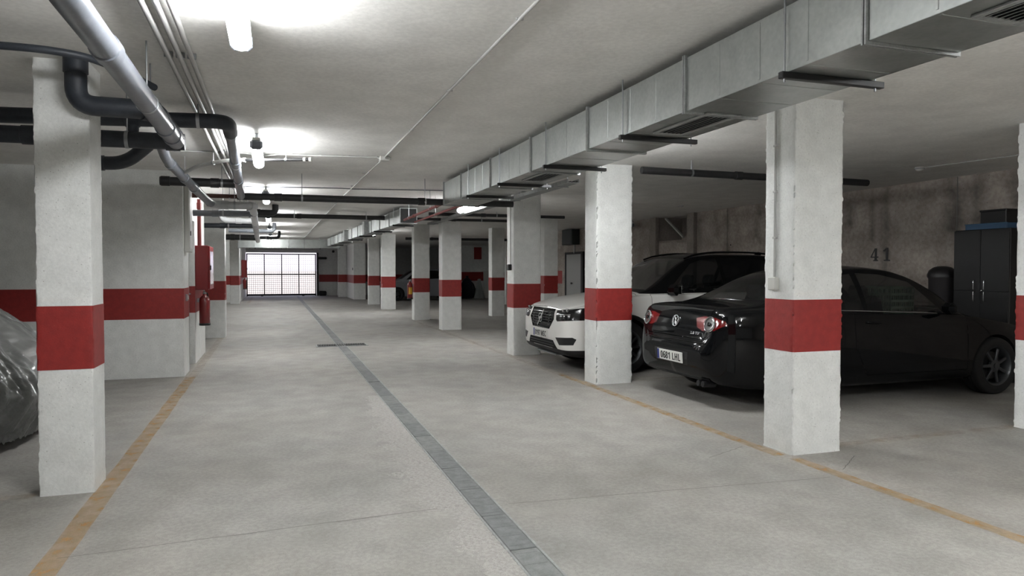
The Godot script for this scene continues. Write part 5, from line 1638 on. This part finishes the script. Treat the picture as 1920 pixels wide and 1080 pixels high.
		var r := part(o, "reverse_lens", b, M.lamp_clear, "round clear lens ringed in chrome")
		b = MB.new()
		b.lathe(Vector3(x0, 0.845, z) - dir * 0.004, dir, [Vector2(0.022, 0.0), Vector2(0.02, 0.022), Vector2(0.0, 0.026)], 16)
		part(r, "bulb_cover", b, M.lamp_dark)
		b = MB.new()
		b.lathe(Vector3(x0, 0.845, z) - dir * 0.010, dir, [Vector2(0.073, 0.012), Vector2(0.080, 0.018), Vector2(0.073, 0.025)], 30)
		part(r, "chrome_ring", b, M.chrome)
	# round badge: chrome ring with two stacked v shapes
	var bx := sh.hit(0, 0.845, false) + 0.003
	var bt := atan2(sh.hit(0, 0.815, false) - sh.hit(0, 0.875, false), 0.06)
	var bs := Basis(Vector3.UP, PI / 2) * Basis(Vector3.RIGHT, -bt)
	var b := MB.new()
	b.lathe(Vector3(bx, 0.845, 0), bs * Vector3.BACK, [Vector2(0.0, 0.0), Vector2(0.062, 0.0), Vector2(0.062, 0.004), Vector2(0.0, 0.004)], 28, false)
	var bd := part(o, "badge", b, M.gloss_black, "round chrome ringed badge")
	b = MB.new()
	b.lathe(Vector3(bx, 0.845, 0), bs * Vector3.BACK, [Vector2(0.052, 0.003), Vector2(0.054, 0.010), Vector2(0.062, 0.010), Vector2(0.064, 0.0)], 28)
	for q in [[Vector2(-0.028, 0.046), Vector2(0.0, 0.006)], [Vector2(0.028, 0.046), Vector2(0.0, 0.006)], [Vector2(-0.047, 0.022), Vector2(-0.022, -0.044)], [Vector2(-0.022, -0.044), Vector2(0.0, -0.004)], [Vector2(0.0, -0.004), Vector2(0.022, -0.044)], [Vector2(0.022, -0.044), Vector2(0.047, 0.022)]]:
		var mid: Vector2 = (q[0] + q[1]) * 0.5
		var dv: Vector2 = q[1] - q[0]
		b.box(Vector3(bx, 0.845, 0) + bs * Vector3(mid.x, mid.y, 0.006), Vector3(dv.length() + 0.004, 0.009, 0.006), 0.001, bs * Basis(Vector3.BACK, dv.angle()))
	part(bd, "emblem", b, M.chrome)
	var tx := sh.hit(0.42, 0.745, false) + 0.002
	text_part(o, "lettering", "2.0 TDI", 0.026, 0.004, M.chrome, Vector3(tx + 0.004, 0.745, -0.40), Basis(Vector3.UP, PI / 2 + 0.12) * Basis(Vector3.RIGHT, -0.2), "Droid Sans", true, 1.3)
	plate(o, Vector3(sh.hit(0, 0.475, false) + 0.008, 0.475, 0.0), "0681 LHL", 1.0, 0.50, 0.06)
	# bumper ledge highlight line and reflectors
	var P := []
	for k in 21:
		var z := lerpf(-0.60, 0.60, k / 20.0)
		P.append(Vector3(sh.hit(z, 0.655, false) + 0.001, 0.655, z))
	b = MB.new()
	b.tube(P, 0.007, 6)
	part(o, "bumper_edge", b, M.car_black)
	# chrome belt strip
	for s in [-1.0, 1.0]:
		P = []
		for k in 25:
			var x := lerpf(1.45, 3.72, k / 24.0)
			P.append(Vector3(x, pch(x, sp.zs) + 0.012, s * (sh.side(x, pch(x, sp.zs) + 0.012) + 0.001)))
		b = MB.new()
		b.tube(P, 0.006, 6)
		part(o, "belt_strip", b, M.chrome)
		b = MB.new()
		var sw := sh.side(1.62, 0.89)
		b.box(Vector3(1.60, 0.975, s * (sw + 0.10)), Vector3(0.10, 0.12, 0.18), 0.04, Basis(Vector3.UP, s * 0.2))
		b.box(Vector3(1.61, 0.925, s * (sw + 0.02)), Vector3(0.05, 0.03, 0.10), 0.01)
		part(o, "wing_mirror", b, M.car_black)
		b = MB.new()
		var hw := sh.side(2.55, 0.84)
		b.tube(smooth_path([Vector3(2.45, 0.84, s * (hw - 0.005)), Vector3(2.46, 0.84, s * (hw + 0.028)), Vector3(2.62, 0.845, s * (hw + 0.028)), Vector3(2.63, 0.845, s * (hw - 0.005))], 0.03, 4), 0.011, 8)
		part(o, "door_handle", b, M.car_black)
	P = []
	for k in 13:
		var z := lerpf(-0.58, 0.58, k / 12.0)
		P.append(Vector3(3.745 - 0.07 * (z / 0.58) * (z / 0.58), pch(3.745, sp.zt) + 0.002 - 0.03 * (z / 0.6) * (z / 0.6), z))
	b = MB.new()
	b.tube(P, 0.007, 6)
	part(o, "rear_window_trim", b, M.chrome)
	b = MB.new()
	b.tube([Vector3(4.22, 0.235, -0.45), Vector3(4.36, 0.245, -0.45)], 0.03, 12); b.tube([Vector3(4.22, 0.235, -0.53), Vector3(4.36, 0.245, -0.53)], 0.03, 12)
	part(o, "exhaust", b, M.dark_metal)

func hatchbacks() -> void:
	var sp := {"L": 3.95, "fa": 0.88, "ra": 3.30, "r": 0.30, "rim": 0.195, "arch": 0.335, "track": 0.74, "spokes": 5, "pan": 0.2, "belt": 0.9, "dash": 1.3, "head": 1.15, "seats": [1.7, 2.5],
		"zt": [[0.0, 0.5], [0.03, 0.62], [0.1, 0.72], [0.4, 0.83], [0.95, 0.95], [1.1, 1.02], [1.7, 1.38], [2.1, 1.46], [2.9, 1.46], [3.4, 1.40], [3.65, 1.2], [3.8, 1.0], [3.9, 0.8], [3.95, 0.62]],
		"zb": [[0.0, 0.4], [0.03, 0.3], [0.1, 0.22], [0.4, 0.18], [3.5, 0.18], [3.8, 0.25], [3.95, 0.42]],
		"zs": [[0.0, 0.47], [0.1, 0.66], [0.4, 0.77], [1.0, 0.88], [2.0, 0.93], [3.2, 0.97], [3.6, 0.97], [3.95, 0.58]],
		"wm": [[0.0, 0.5], [0.03, 0.62], [0.1, 0.73], [0.4, 0.81], [1.0, 0.84], [3.2, 0.84], [3.7, 0.78], [3.95, 0.58]],
		"ws": [[0.0, 0.48], [0.1, 0.68], [0.4, 0.76], [1.0, 0.79], [3.2, 0.79], [3.7, 0.7], [3.95, 0.54]],
		"wr": [[0.0, 0.4], [0.1, 0.56], [0.4, 0.62], [1.0, 0.66], [1.7, 0.56], [3.2, 0.54], [3.7, 0.54], [3.95, 0.46]],
		"drop": [[0.0, 0.012], [0.4, 0.035], [1.8, 0.05], [3.4, 0.04], [3.95, 0.012]]}
	var sh := loft_car(sp, 48)
	var rg := []
	for ax in [sp.fa, sp.ra]: rg.append(["", "arch", arch_poly(ax, sp.r, sp.arch), 0.5])
	rg.append(["side_window", "side", pv([1.3, 0.96, 1.72, 1.30, 2.05, 1.375, 2.1, 0.98]), 0.3, true])
	rg.append(["side_window_rear", "side", pv([2.18, 0.98, 2.13, 1.38, 2.9, 1.375, 3.2, 1.27, 3.12, 1.02]), 0.3, true])
	rg.append(["windscreen", "top", pv([1.1, -0.62, 1.05, 0.0, 1.1, 0.62, 1.7, 0.5, 1.68, 0, 1.7, -0.5]), 0.25])
	var hl := pv([0.40, 0.66, 0.45, 0.57, 0.75, 0.60, 0.80, 0.72, 0.6, 0.71])
	rg.append(["headlight", "front", hl, 0.1, true]); rg.append(["headlight", "front", mirror2(hl), 0.1, true])
	rg.append(["grille", "front", pv([-0.3, 0.6, 0.3, 0.6, 0.3, 0.38, -0.3, 0.38]), 0.1])
	var got := cut_car(sh, rg, "body")
	var list := [[Vector3(4.36, 0, -32.6), 0.0, M.car_silver, "silver hatchback parked beyond the columns near the gate"], [Vector3(-1.72, 0, -25.6), PI, M.car_white, "white hatchback nosing out behind the column left of the lane"]]
	for q in list:
		var o := thing("car", q[3], "car", q[0], "", q[1])
		for k in got:
			var nm: String = k.split("|")[0]
			part(o, nm, got[k], {"body": q[2], "side_window": M.glass_dark, "side_window_rear": M.glass_dark, "windscreen": M.glass_dark, "headlight": M.lamp_clear, "grille": M.clad}[nm])
		car_common(o, sp, sh, M.alloy_dark)

func covered_car() -> void:
	# a car under a slack plastic cover: draped folds, gathered hem. Body along x, lane end at x = 0
	var o := thing("covered_car", "car under a crumpled grey plastic cover behind the narrow column", "car", Vector3(-1.72, 0, -6.98))
	var f := FastNoiseLite.new(); f.seed = 91; f.frequency = 1.5; f.fractal_octaves = 3
	var g := FastNoiseLite.new(); g.seed = 93; g.frequency = 4.0; g.fractal_octaves = 3; g.fractal_type = FastNoiseLite.FRACTAL_RIDGED
	var h := FastNoiseLite.new(); h.seed = 95; h.frequency = 9.0; h.fractal_octaves = 3
	var L := 4.3; var HW := 0.97
	var P := []
	var na := 360; var nv := 90
	for i in na:
		var a := TAU * i / na
		var row := []
		# rounded-box plan outline
		var cx := signf(cos(a)) * pow(absf(cos(a)), 0.32); var cz := signf(sin(a)) * pow(absf(sin(a)), 0.32)
		for j in nv + 1:
			var t := float(j) / nv       # 0 hem, 1 top centre
			var th := t * PI * 0.5
			var k: float = pow(maxf(cos(th), 0.0), 0.42)
			var low := 1.0 + 0.03 * sin(t * 9.0) - 0.07 * clampf(1.0 - t / 0.2, 0.0, 1.0)
			var px := -L * 0.5 + cx * L * 0.5 * k * low; var pz := cz * HW * k * low
			var xn := clampf(-px / L, 0.0, 1.0)   # 0 lane end .. 1 far end
			var top := 0.98 + 0.20 * smoothstep(0.02, 0.22, xn) + 0.36 * smoothstep(0.26, 0.45, xn) - 0.5 * smoothstep(0.80, 1.0, xn)
			var py: float = 0.07 + (top - 0.07) * pow(sin(th), 0.8)
			# folds hang down the sides along slanting lines
			var s := i * 6.0 / na * 6.0
			var slant := s * 0.29 + py * 0.75
			var wp := f.get_noise_2d(s * 0.12, py * 0.5) * 0.5
			var fold := g.get_noise_2d(slant * 0.55 + wp, py * 0.12 + 3.0) * 0.05 + f.get_noise_2d(slant * 1.4 - wp, py * 0.9) * 0.05 + h.get_noise_2d(slant * 0.7 + wp, py * 0.5) * 0.022 + h.get_noise_2d(px * 1.7 + pz, py * 1.8 + pz) * 0.007
			fold *= clampf(1.25 - t, 0.2, 1.0)
			var out := Vector3(cx, 0.25, cz).normalized()
			row.append(Vector3(px, py, pz) + out * fold + Vector3(0, 0.03 * h.get_noise_2d(s, 2.0) * clampf(1.0 - t / 0.15, 0.0, 1.0), 0))
		P.append(row)
	var b := MB.new()
	b.grid(P, true, Vector3.ZERO, true)
	var m := tri_mat(noise_tex(256, Color(0.42, 0.425, 0.42), Color(0.55, 0.555, 0.55), [[0.02, 4, 0.8], [0.1, 3, 0.5]], 131), 0.9, 0.3, 0.3)
	part(o, "cover", b, m)
	for s in [[-0.75, 0.72], [-0.75, -0.72], [-3.4, 0.72], [-3.4, -0.72]]:
		wheel(o, Vector3(s[0], 0.31, s[1]), 0.31, 0.2, 0.2, 6, M.alloy_dark, signf(s[1]))

# ---------------------------------------------------------------- stored things
func build_storage() -> void:
	# tall dark wardrobe before the bare wall, with things on top
	var o := thing("storage_wardrobe", "tall black two-door wardrobe against the bare concrete wall", "wardrobe", Vector3(8.47, 0, -6.56))
	var m := mat(Color(0.055, 0.057, 0.06), 0.5)
	var b := MB.new()
	b.b2(Vector3(0.02, 0, -0.37), Vector3(0.36, 1.90, 0.37), 0.004)
	part(o, "body", b, m)
	for s in [-1.0, 1.0]:
		for k in 2:
			b = MB.new()
			b.b2(Vector3(0.0, 0.03 + 1.09 * k, minf(s * 0.003, s * 0.367)), Vector3(0.019, 1.115 + 0.775 * k, maxf(s * 0.003, s * 0.367)), 0.002)
			var d := part(o, "door", b, m)
			b = MB.new()
			var y := 1.19 if k == 1 else 1.05
			b.tube(smooth_path([Vector3(0.0, y - 0.06, s * 0.07), Vector3(-0.03, y - 0.06, s * 0.07), Vector3(-0.03, y + 0.06, s * 0.07), Vector3(0.0, y + 0.06, s * 0.07)], 0.015, 3), 0.006, 8)
			part(d, "handle", b, M.chrome)
	b = MB.new()
	b.lathe(Vector3(-0.001, 1.12, 0.02), Vector3.LEFT, [Vector2(0.012, 0), Vector2(0.012, 0.006), Vector2(0.0, 0.008)], 12)
	part(o, "lock", b, M.chrome)
	o = thing("plastic_tray", "shallow blue tray lying on top of the black wardrobe", "tray", Vector3(8.65, 1.90, -6.52))
	b = MB.new()
	b.b2(Vector3(-0.15, 0, -0.26), Vector3(0.15, 0.012, 0.26), 0.003); b.b2(Vector3(-0.16, 0, -0.27), Vector3(-0.145, 0.07, 0.27), 0.003); b.b2(Vector3(0.145, 0, -0.27), Vector3(0.16, 0.07, 0.27), 0.003); b.b2(Vector3(-0.15, 0, -0.275), Vector3(0.15, 0.07, -0.26), 0.003); b.b2(Vector3(-0.15, 0, 0.26), Vector3(0.15, 0.07, 0.275), 0.003)
	part(o, "shell", b, mat(Color(0.20, 0.32, 0.44), 0.5))
	b = MB.new()
	b.b2(Vector3(-0.165, 0.062, -0.28), Vector3(-0.14, 0.074, 0.28), 0.004)
	part(o, "rim", b, mat(Color(0.24, 0.37, 0.49), 0.5))
	o = thing("storage_box", "black box standing in the blue tray on the wardrobe", "box", Vector3(8.65, 1.913, -6.46))
	b = MB.new()
	b.b2(Vector3(-0.11, 0, -0.17), Vector3(0.11, 0.22, 0.17), 0.01)
	part(o, "body", b, M.black_plastic)
	b = MB.new()
	b.b2(Vector3(-0.118, 0.205, -0.178), Vector3(0.118, 0.232, 0.178), 0.008)
	part(o, "lid", b, M.black_plastic)
	o = thing("waste_drum", "dark drum with domed lid between the wardrobe and the wall", "drum", Vector3(8.62, 0, -7.22))
	b = MB.new()
	b.lathe(Vector3.ZERO, Vector3.UP, [Vector2(0.0, 0), Vector2(0.14, 0), Vector2(0.145, 0.02), Vector2(0.165, 1.27), Vector2(0.175, 1.28), Vector2(0.175, 1.30)], 28)
	part(o, "body", b, mat(Color(0.20, 0.19, 0.195), 0.55))
	b = MB.new()
	b.lathe(Vector3.ZERO, Vector3.UP, [Vector2(0.182, 1.29), Vector2(0.182, 1.32), Vector2(0.16, 1.38), Vector2(0.11, 1.42), Vector2(0.05, 1.438), Vector2(0.0, 1.44)], 28)
	part(o, "lid", b, mat(Color(0.11, 0.105, 0.11), 0.45))
	# green crate on the back seat of the black car
	o = thing("plastic_crate", "pale green perforated crate seen through the black car's side window", "crate", Vector3(6.57, 0.595, -6.19))
	var cm := mat(Color(0.42, 0.50, 0.43), 0.5)
	b = MB.new()
	b.b2(Vector3(-0.16, 0, -0.2), Vector3(0.16, 0.01, 0.2))
	part(o, "base", b, cm)
	for q in [[Vector3(0, 0, 0.2), Vector3.RIGHT, 0.32, Vector3.BACK], [Vector3(0, 0, -0.2), Vector3.RIGHT, 0.32, Vector3.BACK], [Vector3(0.16, 0, 0), Vector3.BACK, 0.4, Vector3.RIGHT], [Vector3(-0.16, 0, 0), Vector3.BACK, 0.4, Vector3.RIGHT]]:
		b = MB.new()
		var W: float = q[2]
		for k in 12: b.box(q[0] + q[1] * (W * (k / 11.0 - 0.5)) + Vector3(0, 0.30, 0), q[1] * 0.012 + Vector3(0, 0.60, 0) + q[3] * 0.008)
		for k in 9: b.box(q[0] + Vector3(0, 0.01 + 0.073 * k, 0), q[1] * W + Vector3(0, 0.028, 0) + q[3] * 0.01)
		part(o, "lattice_side", b, cm)
	# storage corner, far right
	o = thing("plank_board", "upright white board leaning in the storage corner", "board", Vector3(10.0, 0, -33.6))
	b = MB.new()
	b.b2(Vector3(-0.17, 0, -0.03), Vector3(0.17, 1.32, 0.03), 0.006)
	part(o, "panel", b, M.box_white)
	b = MB.new()
	b.b2(Vector3(-0.24, 1.32, -0.06), Vector3(0.24, 1.37, 0.06), 0.01)
	part(o, "cap", b, M.box_white)
	o = thing("dust_sheet", "pale grey draped sheet bundle in the storage corner", "sheet", Vector3(9.58, 0, -33.5))
	var P := []
	for i in 40:
		var a := TAU * i / 40
		var row := []
		for j in 14:
			var t := j / 13.0
			var r := lerpf(0.27, 0.07, pow(t, 0.8)) * (1.0 + 0.13 * sin(a * 7.0 + t * 3.0))
			row.append(Vector3(cos(a) * r, 0.95 * t, sin(a) * r))
		row.append(Vector3(0, 0.97, 0))
		P.append(row)
	b = MB.new()
	b.grid(P, true, Vector3.ZERO, true)
	part(o, "cloth", b, M.cloth)
	o = thing("garment_bag", "tall dark bag standing right of the white board", "bag", Vector3(10.38, 0, -33.7))
	P = []
	for i in 32:
		var a := TAU * i / 32
		var row := []
		for j in 16:
			var t := j / 15.0
			var r := 0.2 * (0.8 + 0.3 * sin(t * 2.9 + 0.3)) * (1.0 + 0.08 * sin(a * 5.0 + t * 6.0)) * (1.0 if t < 0.9 else 0.6)
			row.append(Vector3(cos(a) * r * 0.9, 1.5 * t, sin(a) * r))
		row.append(Vector3(0, 1.52, 0))
		P.append(row)
	b = MB.new()
	b.grid(P, true, Vector3.ZERO, true)
	part(o, "bag_body", b, M.black_plastic)
	b = MB.new()
	b.tube(smooth_path([Vector3(-0.05, 1.5, 0), Vector3(-0.05, 1.62, 0), Vector3(0.05, 1.62, 0), Vector3(0.05, 1.5, 0)], 0.05, 5), 0.012, 8)
	part(o, "handle", b, M.black_plastic)
	var bags := [[Vector3(8.95, 0, -33.5), 0.34, 1.0, Color(0.06, 0.08, 0.14), "dark blue stuffed sack in the storage corner"], [Vector3(9.3, 0, -34.2), 0.30, 0.8, Color(0.07, 0.10, 0.09), "dark green stuffed sack in the storage corner"]]
	for q in bags:
		o = thing("stuffed_sack", q[4], "sack", q[0])
		P = []
		for i in 32:
			var a := TAU * i / 32
			var row := []
			for j in 14:
				var t := j / 13.0
				var r: float = q[1] * sqrt(maxf(0.05, sin(PI * (0.18 + 0.78 * t)))) * (1.0 + 0.07 * sin(a * 4.0 + t * 5.0))
				row.append(Vector3(cos(a) * r, q[2] * t, sin(a) * r * 0.9))
			row.append(Vector3(0, q[2] + 0.01, 0))
			P.append(row)
		b = MB.new()
		b.grid(P, true, Vector3.ZERO, true)
		part(o, "sack_body", b, mat(q[3], 0.6))
		b = MB.new()
		b.lathe(Vector3(0, q[2] - 0.03, 0), Vector3.UP, [Vector2(0.08, 0), Vector2(0.05, 0.05), Vector2(0.09, 0.14), Vector2(0.0, 0.13)], 14)
		part(o, "knot", b, mat(q[3], 0.6))
	o = thing("wall_sign", "plain dull red board hung on the storage corner wall", "board", Vector3(9.9, 1.95, -34.89))
	b = MB.new()
	b.b2(Vector3(-0.2, 0, -0.005), Vector3(0.2, 0.62, 0.02), 0.004)
	part(o, "panel", b, M.red)
